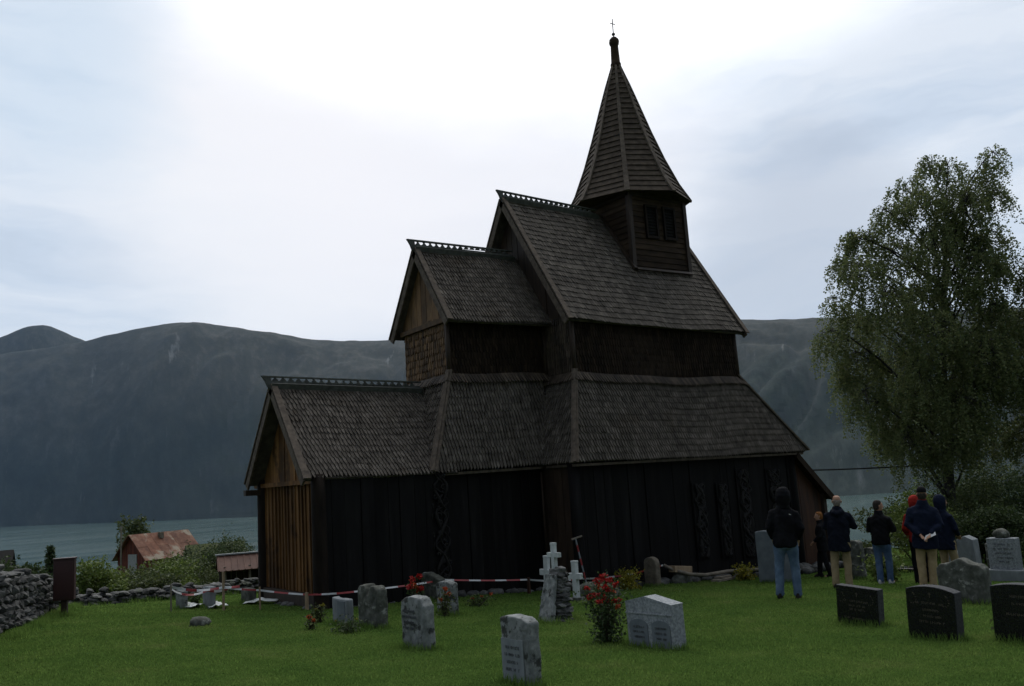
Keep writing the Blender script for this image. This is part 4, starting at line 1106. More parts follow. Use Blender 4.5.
g = grave(-6.42, -1.6, .5, .12, [(-.25, -.15), (.25, -.15), (.25, .42), (.06, .40), (-.25, .41)], M['stone_smooth'], 'small pale grey gravestone with a framed panel, left of the dark twin humped stone', .05, .006, .018, seed=4)
m = MB(); m.box((-.065, -.07, .24), (.012, .24, .26)); m.build('panel', M['slate'], g)
g = grave(-3.2, 1.0, .6, .2, [(-.3, -.15), (.3, -.15), (.3, .5), (.2, .56), (.05, .55), (-.3, .44)], M['stone_dark'], 'dark gravestone with a pale slanting top close to the church wall', .1, .014, .022, seed=5)
g = grave(-4.5, -1.65, .4, .16, topcurve(.4, lambda y: .56 - 1.2 * y * y), M['stone'], 'narrow grey gravestone just right of the slant topped dark stone', .1, .014, .02, seed=6)
# wide pale granite stone with two arched panels
W = .78
g = grave(-4.75, -6.87, W, .2, [(-W / 2, -.15), (W / 2, -.15), (W / 2, .52), (.05, .585), (-W / 2, .51)], M['granite'], 'wide pale granite gravestone with low gabled top and two arched panels beside the red roses', .02, 0, tilt=-.02, seed=7)
m = MB(); m.poly([(-.1025, a, b) for a, b in [(-W / 2, .505), (-W / 2 - .002, .522), (.05, .605), (W / 2 + .002, .535), (W / 2, .515), (.05, .58)]], (.205, 0, 0)); m.build('cap', M['granite'], g)
m = MB(); m.bar((-.104, -W / 2, .4), (-.104, W / 2, .4), .016, .014); m.build('moulding', M['granite'], g)
for yc in (.185, -.185):
    arch = [(yc - .15, 0), (yc + .15, 0), (yc + .15, .26)] + [(yc + .15 * math.cos(a), .26 + .07 * math.sin(a)) for a in np.linspace(.3, PI - .3, 7)] + [(yc - .15, .26)]
    m = MB(); m.poly([(-.108, a, b) for a, b in arch], (.012, 0, 0)); p_ = m.build('arched_panel', M['slate'], g)
    lines(p_, .218, [(yc, .24, .18), (yc, .18, .2), (yc, .12, .16)], M['ink'], int(9 + yc * 10), .026)
# black polished stones
def blackstone(x, y, w, t, prof, label, tilt, rows, seed, flowers):
    g = grave(x, y, w, t, prof, M['blackside'], label, .02, 0, tilt=tilt, bev=.006, seed=seed)
    k = [(a * .985, b - .006 if b > 0 else b) for a, b in prof]
    m = MB(); m.poly([(-t / 2 - .004, a, b) for a, b in k], (.008, 0, 0)); f = m.build('polished_face', M['black'], g)
    lines(f, t + .009, rows, M['gold'], seed, .026, .003)
    if flowers:
        m = MB(); h = max(b for a, b in prof) - .1; R = random.Random(seed)
        for s in (-1, 1):
            for q in range(9):
                a = q * .7; m.box((-t / 2 - .006, s * (w / 2 - .1) + math.cos(a) * .012 * q * .5, h - q * .012 + math.sin(a) * .03), (.003, .02, .005), R=Matrix.Rotation(R.uniform(0, 3), 3, 'X'))
        m.box((-t / 2 - .006, 0, h), (.003, .008, .06)); m.box((-t / 2 - .0065, 0, h + .012), (.003, .034, .007))
        m.build('ornament', M['gold'], f)
    return g
blackstone(-1.58, -7.6, .62, .14, rect(.62, .5), 'polished black gravestone with flat top, leftmost of the three black ones', .07, [(0, .31, .34), (0, .25, .24), (0, .2, .22), (.05, .08, .3)], 21, True)
w = .6; blackstone(-2.12, -8.95, w, .17, topcurve(w, lambda y: .62 - .55 * y * y), 'polished black gravestone with gently arched top, middle of the three black ones', .05, [(0, .42, .36), (0, .34, .2), (0, .27, .24), (0, .2, .3)], 22, True)
w = .72; blackstone(-1.91, -9.94, w, .17, topcurve(w, lambda y: .64 - .35 * y * y), 'polished black gravestone cut off by the right picture edge, largest of the three black ones', .04, [(0, .5, .34), (0, .42, .3), (0, .3, .4)], 23, False)
# right hand group
w = .74; g = grave(1.5, -7.5, w, .24, topcurve(w, lambda y: .6 + .09 * math.exp(-(y / .13) ** 2) - (.07 * max(0, abs(y) - .3) / .07), 24), M['stone_dark'], 'grey gravestone with curved shoulders and a peaked middle behind the black stones', .04, .006, .018, seed=8)
g = grave(7.86, -4.4, .42, .32, [(-.21, -.15), (.21, -.15), (.18, .84), (0, .93), (-.18, .84)], M['stone_smooth'], 'pale grey pillar gravestone tapering to a low pointed top beside the birch', .1, 0, bev=.012, seed=9)
g.location.z -= .04
m = MB(); m.box((-.165, 0, .6), (.015, .26, .4)); m.build('panel', M['stone_smooth'], g)
# tall panelled monument
g = empty('gravestone', (6.5, -5.85, gz(6.5, -5.85)), .08, 'tall grey panelled gravestone on a wide plinth with a rough stone on top', 'gravestone', 'gravestones in the churchyard')
m = MB(); m.box((0, 0, .04), (.44, .74, .4)); o = m.build('plinth', M['stone_smooth'], g); bake(o, [('BEVEL', dict(width=.02, segments=2))])
m = MB(); m.box((0, .02, .55), (.26, .56, .64)); o = m.build('panel', M['granite'], g); bake(o, [('BEVEL', dict(width=.012, segments=2))])
lines(o, .27, [(0, .75, .3), (0, .66, .36), (0, .57, .3), (0, .48, .34), (0, .4, .2)], M['ink'], 31, .034)
m = MB(); m.blob((0, .02, .95), (.12, .17, .11), 5, .12); m.build('top_stone', M['stone_dark'], g, True)
grave(8.4, -4.75, .4, .16, topcurve(.4, lambda y: .72 - .8 * y * y), M['stone_dark'], 'thin dark gravestone hidden beside the left edge of the tall panelled one', .1, .01, seed=10)
grave(6.95, -6.35, .5, .18, topcurve(.5, lambda y: .98 - .3 * y * y), M['stone_brown'], 'brown gravestone cut by the right picture edge beside the tall panelled one', .1, .01, seed=11)
grave(9.5, -3.1, .5, .14, [(-.25, -.15), (.25, -.15), (.25, .36), (.0, .62), (-.25, .3)], M['granite'], 'pale leaning slab with a sloping top, left of the tapering pillar', .05, .008, tilt=.12, seed=12)
grave(8.35, -2.55, 1.0, .5, [(-.5, -.1), (.5, -.1), (.5, .14), (-.5, .14)], M['black'], 'low black stone ledger on the ground below the red hooded visitor', .1, 0, bev=.015, seed=13)
grave(8.6, -1.5, .55, .4, topcurve(.55, lambda y: .62 - .9 * y * y), M['stone_dark'], 'dark stone seen between the black jacketed visitor and the red hood', .1, .02, seed=14)
grave(6.2, -2.55, .4, .2, topcurve(.4, lambda y: .9 - 1.4 * y * y), M['stone_dark'], 'rough upright stone seen between two visitors in dark jackets', .1, .03, seed=15)
grave(4.27, -1.76, .86, .15, [(-.43, -.15), (.43, -.15), (.43, 1.14), (.25, 1.16), (-.43, 1.12)], M['slate'], 'large plain light grey slab behind the hooded visitor in jeans', .08, .006, .025, seed=16)
grave(1.98, -.08, .36, .16, topcurve(.36, lambda y: .52 + math.sqrt(max(0, .18 ** 2 - y * y)) * .8, 16), M['stone_brown'], 'brown round topped gravestone close to the church wall above the roses', .1, .008, .018, seed=17)
grave(-7.5, 3.45, .3, .14, topcurve(.3, lambda y: .36 - .8 * y * y), M['stone'], 'small grey stone at the left end of the barrier tape', .1, .014, seed=18, grass=.4)
grave(-7.05, 3.15, .34, .14, topcurve(.34, lambda y: .42 - .6 * y * y), M['stone_smooth'], 'grey stone behind the barrier tape, right of the small tape end stone', .1, .014, seed=19, grass=.4)
grave(-6.05, 3.75, .36, .2, topcurve(.36, lambda y: .3 - .8 * y * y), M['stone_dark'], 'low dark stone beside the brown church gable behind the tape', .1, .02, seed=20, grass=.4)

# cairn with plaque and cross
g = empty('cairn_monument', (-3.82, -3.74, gz(-3.82, -3.74)), .03, 'leaning rubble stone monument with an inscribed plaque and white cross on top', 'monument')
m = MB(); R = random.Random(8)
for k in range(10):
    z = k * .076; s_ = 1 - .062 * k; ox = .0 + .012 * k
    for (a, b) in ((0, -1), (.9, -1), (1, -.33), (1, .33), (.9, 1), (0, 1), (-.6, -1), (-.6, 1)):
        m.blob((ox + a * .125 * s_ + R.uniform(-.02, .02), b * .15 * s_ + R.uniform(-.015, .015), z), (.085 * R.uniform(.85, 1.25), .085 * R.uniform(.85, 1.2), .047), R.randint(0, 999), .2, Matrix.Rotation(R.uniform(-.3, .3), 3, 'Z'))
m.blob((.10, 0, .74), (.12, .13, .07), 3, .2); m.loft([(0.02, 0, -.1, .13, .17), (.03, 0, .4, .11, .13), (.09, 0, .76, .07, .08)], 12)
m.build('rubble', M['rubble'], g)
m = MB(); m.bar((-.20, 0, .0), (-.03, 0, .70), .36, .07, (-1, 0, 0), .24); o = m.build('plaque', M['stone'], g); bake(o, [('REMESH', dict(mode='VOXEL', voxel_size=.016)), ('SMOOTH', dict(iterations=2, factor=.5))]); jitter(o, .014, 8, 5)
def cross(mb, x, y, z0, h, span, w, t):
    mb.box((x, y, z0 + h / 2), (t, w, h)); mb.box((x, y, z0 + h * .66), (t * .98, span, w))
    mb.box((x, y, z0 + h - .012), (t * 1.06, w * 1.12, .035))
m = MB(); cross(m, .05, .0, .64, .54, .27, .07, .07); m.build('cross', M['marble'], g)
for (x, y, h, sp_, lb, sd, tl) in ((-1.66, -.8, .84, .36, 'white marble cross standing left behind the rubble monument', 1, .03), (-1.53, -1.54, .74, .34, 'white marble cross standing right of the rubble monument', 2, -.02)):
    c_ = empty('grave_cross', (x, y, gz(x, y)), .05, lb, 'grave cross', 'white crosses near the monument'); c_.rotation_euler = (tl, .02, .05)
    m = MB(); cross(m, 0, 0, -.1, h + .1, sp_, .115, .09); o = m.build('cross', M['marble'], c_); bake(o, [('BEVEL', dict(width=.006, segments=1))])
    m = MB(); m.box((0, 0, -.02), (.2, .24, .16)); m.build('base', M['stone_dark'], c_)
for k in range(24): tuft(-3.85 + R.uniform(-.4, .4), -3.75 + R.uniform(-.45, .45), .1, 22, .13)

# odd stones and timber
o = MB().blob((0, 0, .04), (.17, .13, .09), 4, .15).build('flat_stone', M['stone_dark'], None, True); o.location = (-8.2, -.05, gz(-8.2, -.05)); tag(o, 'flat dark stone lying alone in the lawn below the barrier tape', 'stone')
for (x, y, s, lb) in ((-6.95, 1.35, .2, 'small field stone at the foot of the brown gable, left one'),):
    pass
m = MB(); m.loft([(0, 0, -.1, .5, .2), (0, 0, .1, .48, .19), (0, 0, .2, .4, .15), (0, 0, .27, .25, .1), (0, 0, .29, .1, .04)], 20); o = m.build('domed_slab', M['stone_dark'], None, True); o.location = (-.7, -1.2, gz(-.7, -1.2)); o.rotation_euler = (0, .15, -.5); tag(o, 'low dark domed stone lying behind the red roses', 'stone')
m = MB(); m.box((0, 0, 0), (.66, .2, .15)); o = m.build('wooden_beam', M['palewood']); o.location = (3.05, .05, gz(3.05, .05) + .32); o.rotation_euler = (0, .12, .1); bake(o, [('BEVEL', dict(width=.008, segments=1))]); tag(o, 'short pale wooden beam lying on a stone by the church wall', 'beam')
o = MB().blob((0, 0, 0), (.3, .2, .2), 9, .2).build('boulder', M['stone_dark'], None, True); o.location = (3.05, .05, gz(3.05, .05) + .07); tag(o, 'dark boulder carrying the short pale wooden beam', 'stone')
pts = [(2.6, .15, .5), (2.75, .0, .38), (3.1, -.2, .26), (3.6, -.25, .22), (4.4, -.2, .26), (5.4, -.1, .28), (6.3, -.05, .26)]
m = MB(); m.tube([(x, y, gz(x, y) + h - .06) for x, y, h in pts], [.035, .04, .045, .045, .045, .04, .035], 9); o = m.build('fallen_pole', M['greywood'], None, True); tag(o, 'long bent grey pole lying along the foot of the church wall', 'pole')
m = MB(); m.box((0, 0, 0), (.75, .22, .05)); m.box((.1, .05, .05), (.6, .18, .045), .1); o = m.build('plank_pile', M['greywood']); o.location = (4.05, -.35, gz(4.05, -.35) + .04); o.rotation_euler = (0, .03, .2); tag(o, 'two short grey boards lying in the grass by the church wall', 'boards')
for (x, y, sx, rz, lb) in ((-7.3, 3.35, .2, .4, 'crumpled white plastic sheet on the ground at the left tape end'), (-6.95, 2.95, .18, -.2, 'small white plastic sheet in the grass right of the tape end stones'), (-5.95, 3.3, .34, -.5, 'white plastic sheet lying against the brown church gable')):
    V = MB(); n = 12
    for i in range(n + 1):
        for j in range(n + 1):
            u, v = i / n - .5, j / n - .5; V.v.append((u * sx * 2, v * .36, .02 + .16 * max(0, .5 - abs(u)) * float(vn(i * .5 + x, j * .5 + y, 4)) + .03))
    for i in range(n):
        for j in range(n): a = i * (n + 1) + j; V.f.append((a, a + 1, a + n + 2, a + n + 1)); V.mi.append(0)
    o = V.build('plastic_sheet', M['plastic'], None, True); o.location = (x, y, gz(x, y)); o.rotation_euler = (0, 0, rz)
    bake(o, [('SOLIDIFY', dict(thickness=.004))]); tag(o, lb, 'plastic sheet', 'white plastic sheets')

# ------------------------------------------------------------------ barrier tape
def stake(x, y, h, label, mat='palewood', r=.018, lean=(0, 0), cap=False):
    root = empty('tape_stake', (x, y, gz(x, y)), 0, label, 'stake', 'stakes holding the barrier tape'); m = MB()
    m.box((0, 0, h / 2 - .1), (r * 2, r * 2, h + .2)); m.build('shaft', M[mat], root); root.rotation_euler = (lean[0], lean[1], .3); return root
P0, P1, P2, P3, P4 = (-7.85, 2.9), (-7.0, 2.45), (-6.45, 2.0), (-5.8, 1.3), (-.95, .75)
stake(*P0, .5, 'thin stake at the left end of the red and white barrier tape', 'greywood', .012)
stake(*P1, .72, 'tall pale stake with tape below the pink roofed shed')
stake(*P2, .42, 'thin pale stake between the tall stake and the church gable', r=.012)
stake(*P3, .32, 'short pale stake in front of the brown church gable corner', r=.025)
stake(*P4, .34, 'short reddish stake left of the monument cross', 'redbrown', .028)
def tape(name, pts, label, w=.05, seg=.28, sag=.05, seed=0):
    """striped ribbon hung between points"""
    m = MB(); R = random.Random(seed); k = 0
    for a, b in zip(pts[:-1], pts[1:]):
        A, B = Vector(a), Vector(b); L = (B - A).length; n = max(2, int(L / .07)); d = (B - A).normalized(); s = Vector((-d.y, d.x, 0)); ph = R.uniform(-.4, .4)
        pr = []
        for i in range(n + 1):
            t = i / n; p = lerp(A, B, t) - Vector((0, 0, sag * L * .25 * 4 * t * (1 - t))); an = ph + math.sin(t * 3 + ph) * .5
            o = (Vector((0, 0, 1)) * math.cos(an) + s * math.sin(an)) * w / 2; pr.append((p - o, p + o))
        for i in range(n):
            m.cur = int((k + i / n * L) / seg) % 2
            f = s * .0015
            m.hexa([pr[i][0] - f, pr[i + 1][0] - f, pr[i + 1][0] + f, pr[i][0] + f, pr[i][1] - f, pr[i + 1][1] - f, pr[i + 1][1] + f, pr[i][1] + f])
        k += L
    return tag(m.build(name, [M['tape_white'], M['tape_red']]), label, 'barrier tape', 'red and white barrier tape')
zz = lambda p, h: (p[0], p[1], gz(*p) + h)
tape('barrier_tape', [zz(P0, .45), zz((-7.45, 2.62), .38), zz(P1, .43), zz((-6.75, 2.25), .44)], 'tangled red and white tape run at the left end by the plastic sheets', .05, .22, .1, 1)
tape('barrier_tape', [zz(P0, .42), zz((-7.6, 2.85), .3), zz((-7.2, 2.8), .36), zz((-6.9, 2.48), .4)], 'lower loose tape strand at the left end, hanging below the upper one', .045, .2, .3, 2)
tape('barrier_tape', [zz(P1, .42), zz(P2, .36), zz(P3, .28), (-5.35, .95, gz(-5.35, .95) + .29), (-3.0, .85, gz(-3, .85) + .40), zz(P4, .3)], 'long red and white tape stretched along the dark church wall', .034, .32, .03, 3)
tape('barrier_tape', [zz(P4, .3), (-.02, .1, gz(0, .1) + .3), (2.55, .12, gz(2.6, .1) + .44)], 'short red and white tape from the monument to the fallen pole', .036, .3, .12, 4)
m = MB(); root = empty('leaning_marker_pole', (.05, .0, gz(.05, 0)), 0, 'thin red and white pole with a crossbar leaning on the church wall', 'pole')
for i in range(8):
    m.cur = i % 2; a, b = Vector((.06 - .02 * i, .02 + .015 * i, i * .145)), Vector((.06 - .02 * (i + 1), .02 + .015 * (i + 1), (i + 1) * .145)); m.tube([a, b], .018, 8)
m.build('shaft', [M['tape_red'], M['stone_smooth']], root)
m = MB(); m.bar((-.22, .13, 1.15), (.08, .13, 1.2), .03, .03); m.build('crossbar', M['greywood'], root)

# ------------------------------------------------------------------ flowers
def flowers(name, x, y, rad, h, n, leafm, blossoms, label, seed, bsize=.045, bm_='petal', size=.045, cat='flowers', stems=9):
    R = np.random.default_rng(seed); root = empty(name, (x, y, gz(x, y)), 0, label, cat)
    m = MB(); P = []; tips = []
    for k in range(stems):
        a = R.uniform(0, 6.28); q = rad * R.uniform(.1, .9); hh_ = h * R.uniform(.55, 1); b = (R.normal(0, .03), R.normal(0, .03), -.04)
        tp = np.array([math.cos(a) * q, math.sin(a) * q, hh_]); m.tube([b, (tp[0] * .6, tp[1] * .6, hh_ * .55), tuple(tp)], [.008, .006, .003], 4); tips.append(tp)
        t = R.uniform(.05, 1, int(n / stems))[:, None]; P.append(np.array(b) + (tp - np.array(b)) * t + R.normal(0, rad * .28, (len(t), 3)) * [1, 1, .5])
    P = np.concatenate(P); P = P[P[:, 2] > 0]
    m.build('stem', M['twig'], root); quads('foliage', leaf_quads(P, size, R, .1, .7), M[leafm], root)
    for k in range(blossoms):
        tp = tips[k % len(tips)] + R.normal(0, rad * .22, 3) * [1, 1, .6] * (k >= len(tips)); V = []
        d = R.normal(size=(60, 3)); d /= np.linalg.norm(d, axis=1)[:, None]; d[:, 2] = d[:, 2] * .8
        quads('blossom', leaf_quads(tp + d * bsize * R.uniform(.3, .9, 60)[:, None], bsize * .75, R, 0, .95), M[bm_ if R.random() > .18 or bm_ != 'petal' else 'petal_orange'], root)
    return root
flowers('rose_bush', -4.87, -6.1, .33, .82, 1700, 'roseleaf', 26, 'bushy red flowering rose beside the wide pale granite gravestone', 3, .038, stems=20)
flowers('flower_plant', -4.75, -1.0, .16, .62, 420, 'roseleaf', 7, 'red flowers on tall stems in front of the dark slant topped stone', 4, .055, stems=7)
flowers('flower_plant', -4.75, -1.95, .16, .48, 380, 'hedgeleaf', 5, 'orange red flowers between the rounded grey stone and the narrow one', 5, .035, 'petal_orange', stems=7)
flowers('flower_plant', -6.55, -.95, .14, .3, 300, 'hedgeleaf', 3, 'small yellow green plant left of the small pale stone', 6, .03, 'yellowleaf')
flowers('flower_plant', -7.05, -1.8, .12, .22, 240, 'hedgeleaf', 5, 'low reddish flowers in the lawn below the church corner', 7, .03, 'petal_orange')
flowers('flower_plant', -6.75, -2.55, .3, .22, 500, 'darkleaf', 2, 'low leafy planting in front of the dark twin humped stone', 8, .02, 'yellowleaf', .04)
flowers('flower_plant', -3.4, -.9, .3, .22, 420, 'darkleaf', 3, 'small low plants in the grass left of the monument', 9, .03, 'petal_orange')
flowers('yellow_bush', 1.0, -.3, .38, .55, 900, 'yellowleaf', 0, 'yellow green bush behind the red roses near the brown stone', 10, .03, 'petal', .06, 'shrub')
flowers('yellow_bush', 4.5, -.65, .3, .4, 700, 'yellowleaf', 0, 'low yellow bush at the left foot of the large plain slab', 11, .03, 'petal', .06, 'shrub')
flowers('leafy_plant', 5.6, -3.7, .42, .6, 1100, 'limeleaf', 0, 'bright green leafy plant right of the visitor in blue jeans', 12, .03, 'petal', .09, 'plant')
flowers('leafy_plant', -7.2, 3.6, .2, .34, 420, 'darkleaf', 0, 'dark plant between the two small tape end stones', 13, .03, 'petal', .05, 'plant')
flowers('leafy_plant', -.9, -1.6, .35, .3, 500, 'hedgeleaf', 0, 'low green plants right of the white crosses', 14, .03, 'petal', .06, 'plant')
flowers('leafy_plant', -1.65, -9.75, .28, .2, 500, 'hedgeleaf', 0, 'low plants at the foot of the right edge black stone', 15, .02, 'petal', .05, 'plant')

# ------------------------------------------------------------------ overhead cable
m = MB(); a, b = Vector((8.35, 4.5, 3.1)), Vector((17.7, 1.2, 2.75))
m.tube([lerp(a, b, t) - Vector((0, 0, .25 * 4 * t * (1 - t) * .4)) for t in np.linspace(0, 1, 16)], .028, 6); tag(m.build('overhead_cable', M['cable']), 'dark cable running from the church porch to the birch', 'cable')

# ================================================================= people
def fuse(mb, name, mat, parent, vox, sm=4, wr=0, freq=9, seed=0, sub=False):
    o = mb.build(name, mat, parent)
    bake(o, [('REMESH', dict(mode='VOXEL', voxel_size=vox)), ('SMOOTH', dict(iterations=sm, factor=.5))])
    if wr: jitter(o, wr, freq, seed); jitter(o, wr * .45, freq * 2.3, seed + 9)
    o.data.polygons.foreach_set('use_smooth', [True] * len(o.data.polygons)); return o

def rotz(p, a, c=(0, 0)):
    x, y = p[0] - c[0], p[1] - c[1]; return (c[0] + x * math.cos(a) - y * math.sin(a), c[1] + x * math.sin(a) + y * math.cos(a), p[2])

def person(x, y, azf, h, label, jacket, trousers, shoes, arms, hem=.82, feet=((-.13, 0), (.13, .04)), head_turn=0, hair=None, hairm=None, hood=None, cap=None, collar=None, bulk=1.0, seed=0, lean=0, group='visitors around the church'):
    s = h / 1.78; root = empty('person', (x, y, gz(x, y)), -azf, label, 'person', group); root.scale = (s, s, s); root.rotation_euler = (0, lean, -azf)
    J = {}
    for i, sx in enumerate((-1, 1)):
        fx, fy = feet[i]; J['hip', i] = Vector((sx * .09, 0, .90)); J['ank', i] = Vector((fx, fy, .09)); J['knee', i] = (J['hip', i] + J['ank', i]) / 2 + Vector((sx * .01, .03, .02)); J['sh', i] = Vector((sx * .165, -.01, 1.405))
        e, w = arms[i]; J['el', i] = Vector(e); J['wr', i] = Vector(w)
    # --- body: one continuous figure with face and fingers
    b = MB()
    b.loft([(0, 0, .84, .10, .08), (0, 0, .9, .155, .105), (0, 0, .98, .16, .11), (0, .01, 1.1, .135, .098), (0, .01, 1.28, .165, .115), (0, 0, 1.38, .165, .105), (0, -.01, 1.45, .12, .075), (0, -.005, 1.49, .065, .062), (0, .005, 1.58, .055, .058)], 18)
    for i, sx in enumerate((-1, 1)):
        b.tube([J['hip', i], J['hip', i] * .6 + J['knee', i] * .4, J['knee', i], J['knee', i] * .6 + J['ank', i] * .4, J['ank', i]], [.085, .075, .052, .05, .036], 12)
        b.tube([J['ank', i] + Vector((0, -.06, -.04)), J['ank', i] + Vector((sx * .01, .06, -.055)), J['ank', i] + Vector((sx * .02, .16, -.065))], [.035, .038, .022], 10)
        b.tube([J['sh', i], J['el', i], J['wr', i]], [.05, .04, .026], 12)
        d = (J['wr', i] - J['el', i]).normalized(); sd_ = d.cross(Vector((0, 0, 1))).normalized() if abs(d.z) < .9 else Vector((1, 0, 0)); nn = d.cross(sd_)
        pc = J['wr', i] + d * .05; b.tube([J['wr', i], J['wr', i] + d * .04, J['wr', i] + d * .09], [(.026, .02), (.04, .017), (.04, .015)], 10)
        for q, (off, ln) in enumerate(((-.032, .062), (-.011, .075), (.011, .07), (.031, .055))):
            a0 = J['wr', i] + d * .085 + sd_ * off; b.tube([a0, a0 + d * ln * .5 + nn * .008, a0 + d * ln * .85 + nn * .03], [.0095, .009, .007], 6)
        a0 = J['wr', i] + d * .03 + sd_ * .03 * -sx; b.tube([a0, a0 - sd_ * .025 * sx + d * .03, a0 - sd_ * .032 * sx + d * .06], [.012, .0105, .008], 6)
    T = lambda p: rotz(p, head_turn)
    hc = MB(); hc.loft([(0, .012, 1.545, .03, .035), (0, .018, 1.565, .05, .065), (0, .012, 1.61, .066, .085), (0, .005, 1.66, .074, .095), (0, 0, 1.71, .074, .096), (0, -.004, 1.75, .062, .08), (0, -.006, 1.775, .035, .045)], 20)
    hc.tube([(0, .095, 1.675), (0, .112, 1.655), (0, .122, 1.636), (0, .1, 1.628)], [.008, .012, .017, .012], 8)
    for sx in (-1, 1):
        hc.tube([(sx * .073, -.005, 1.675), (sx * .083, -.012, 1.66), (sx * .076, -.005, 1.63)], [(.009, .02), (.009, .024), (.007, .014)], 8)
        hc.tube([(sx * .03, .09, 1.672), (sx * .03, .096, 1.668)], [.014, .009], 8); hc.tube([(sx * .014, .094, 1.69), (sx * .034, .092, 1.694), (sx * .052, .08, 1.688)], .008, 6)
    hc.tube([(-.024, .088, 1.598), (0, .098, 1.6), (.024, .088, 1.598)], .009, 6); hc.tube([(0, .075, 1.565), (0, .085, 1.57)], [.022, .016], 8)
    hc.v = [T(p) for p in hc.v]; b.add(hc.v, hc.f)
    body = fuse(b, 'body', M['skin'], root, .0095, 2)
    # --- trousers
    t = MB(); t.loft([(0, -.005, .80, .15, .11), (0, -.01, .88, .178, .128), (0, -.005, .97, .168, .122), (0, 0, 1.03, .155, .115)], 18)
    for i, sx in enumerate((-1, 1)):
        hp, kn, an = J['hip', i], J['knee', i], J['ank', i]
        t.tube([hp + Vector((0, -.005, -.0)), hp * .75 + kn * .25, hp * .4 + kn * .6, kn, kn * .6 + an * .4, an + Vector((0, -.005, .03)), an + Vector((0, 0, -.045))], [.105 * bulk, .102 * bulk, .085, .078, .074, .068, .074], 14)
    fuse(t, 'trousers', trousers, root, .014, 4, .008, 11, seed)
    for i, sx in enumerate((-1, 1)):
        an = J['ank', i]; q = MB(); q.loft([(an.x, an.y + .035, .0, .048, .135), (an.x + sx * .005, an.y + .035, .025, .05, .138), (an.x, an.y + .02, .06, .044, .115), (an.x, an.y - .01, .1, .04, .06)], 16)
        fuse(q, 'shoe', shoes, root, .011, 2)
    # --- jacket with sleeves
    j = MB(); B = bulk
    j.loft([(0, -.01, hem, .188 * B, .145 * B), (0, -.01, hem + .05, .195 * B, .15 * B), (0, -.005, 1.05, .185 * B, .145 * B), (0, 0, 1.2, .19 * B, .145 * B), (0, -.005, 1.33, .19 * B, .135 * B), (0, -.012, 1.42, .165, .112), (0, -.015, 1.485, .11, .09), (0, -.01, 1.57, .08, .082)], 22)
    for i, sx in enumerate((-1, 1)):
        sh, el, wr = J['sh', i], J['el', i], J['wr', i]
        j.tube([sh + Vector((-sx * .04, 0, -.01)), sh + Vector((sx * .015, 0, -.03)), sh * .5 + el * .5, el, el * .5 + wr * .5, wr * .95 + el * .05], [.065, .072 * B, .067 * B, .06 * B, .053 * B, .047], 14)
    j.tube([(-.07, -.02, 1.5), (-.04, -.075, 1.505), (.04, -.075, 1.505), (.07, -.02, 1.5)], [.028] * 4, 8)
    if hood == 'down': j.tube([(-.1, -.05, 1.47), (-.06, -.115, 1.45), (0, -.13, 1.42), (.06, -.115, 1.45), (.1, -.05, 1.47)], [.04, .052, .06, .052, .04], 10)
    jk = fuse(j, 'jacket', jacket, root, .015, 3, .022, 7, seed + 5)
    if hood == 'up':
        q = MB(); q.loft([(0, -.02, 1.46, .11, .1), (0, -.02, 1.52, .1, .1), (0, -.02, 1.6, .12, .12), (0, -.02, 1.68, .126, .128), (0, -.02, 1.75, .112, .115), (0, -.022, 1.8, .08, .085), (0, -.022, 1.825, .035, .04)], 20)
        q.v = [T(p if p[1] < .075 else (p[0], .072, p[2])) for p in q.v]
        fuse(q, 'hood', jacket if hood == 'up' else hood, root, .012, 3, .006, 12, seed)
    if hair:
        q = MB()
        if hair == 'short': q.loft([(0, -.035, 1.585, .06, .06), (0, -.03, 1.63, .075, .078), (0, -.02, 1.69, .082, .09), (0, -.012, 1.74, .077, .092), (0, -.008, 1.775, .055, .07), (0, -.008, 1.79, .025, .03)], 18)
        else: q.loft([(0, -.035, 1.58, .06, .058), (0, -.03, 1.63, .073, .074), (0, -.035, 1.675, .077, .068), (0, -.04, 1.7, .06, .05)], 18)
        q.v = [T(p) for p in q.v]; fuse(q, 'hair', hairm, root, .01, 1, .006, 40, seed)
    if cap:
        q = MB(); q.loft([(0, 0, 1.7, .083, .105), (0, 0, 1.73, .084, .106), (0, -.002, 1.77, .075, .095), (0, -.004, 1.8, .05, .065), (0, -.004, 1.81, .02, .03)], 20)
        q.tube([(-.05, .1, 1.712), (0, .155, 1.705), (.05, .1, 1.712)], [(.03, .008), (.04, .008), (.03, .008)], 8)
        q.v = [T(p) for p in q.v]; fuse(q, 'cap', cap, root, .01, 2)
    if collar:
        q = MB(); q.loft([(0, -.01, 1.49, .085, .085), (0, -.008, 1.53, .082, .085), (0, -.006, 1.6, .07, .075), (0, -.005, 1.62, .06, .065)], 18); fuse(q, 'scarf', collar, root, .012, 2, .006, 20)
    return root
def vaz(x, y): return math.atan2(x - CAM.x, y - CAM.y)

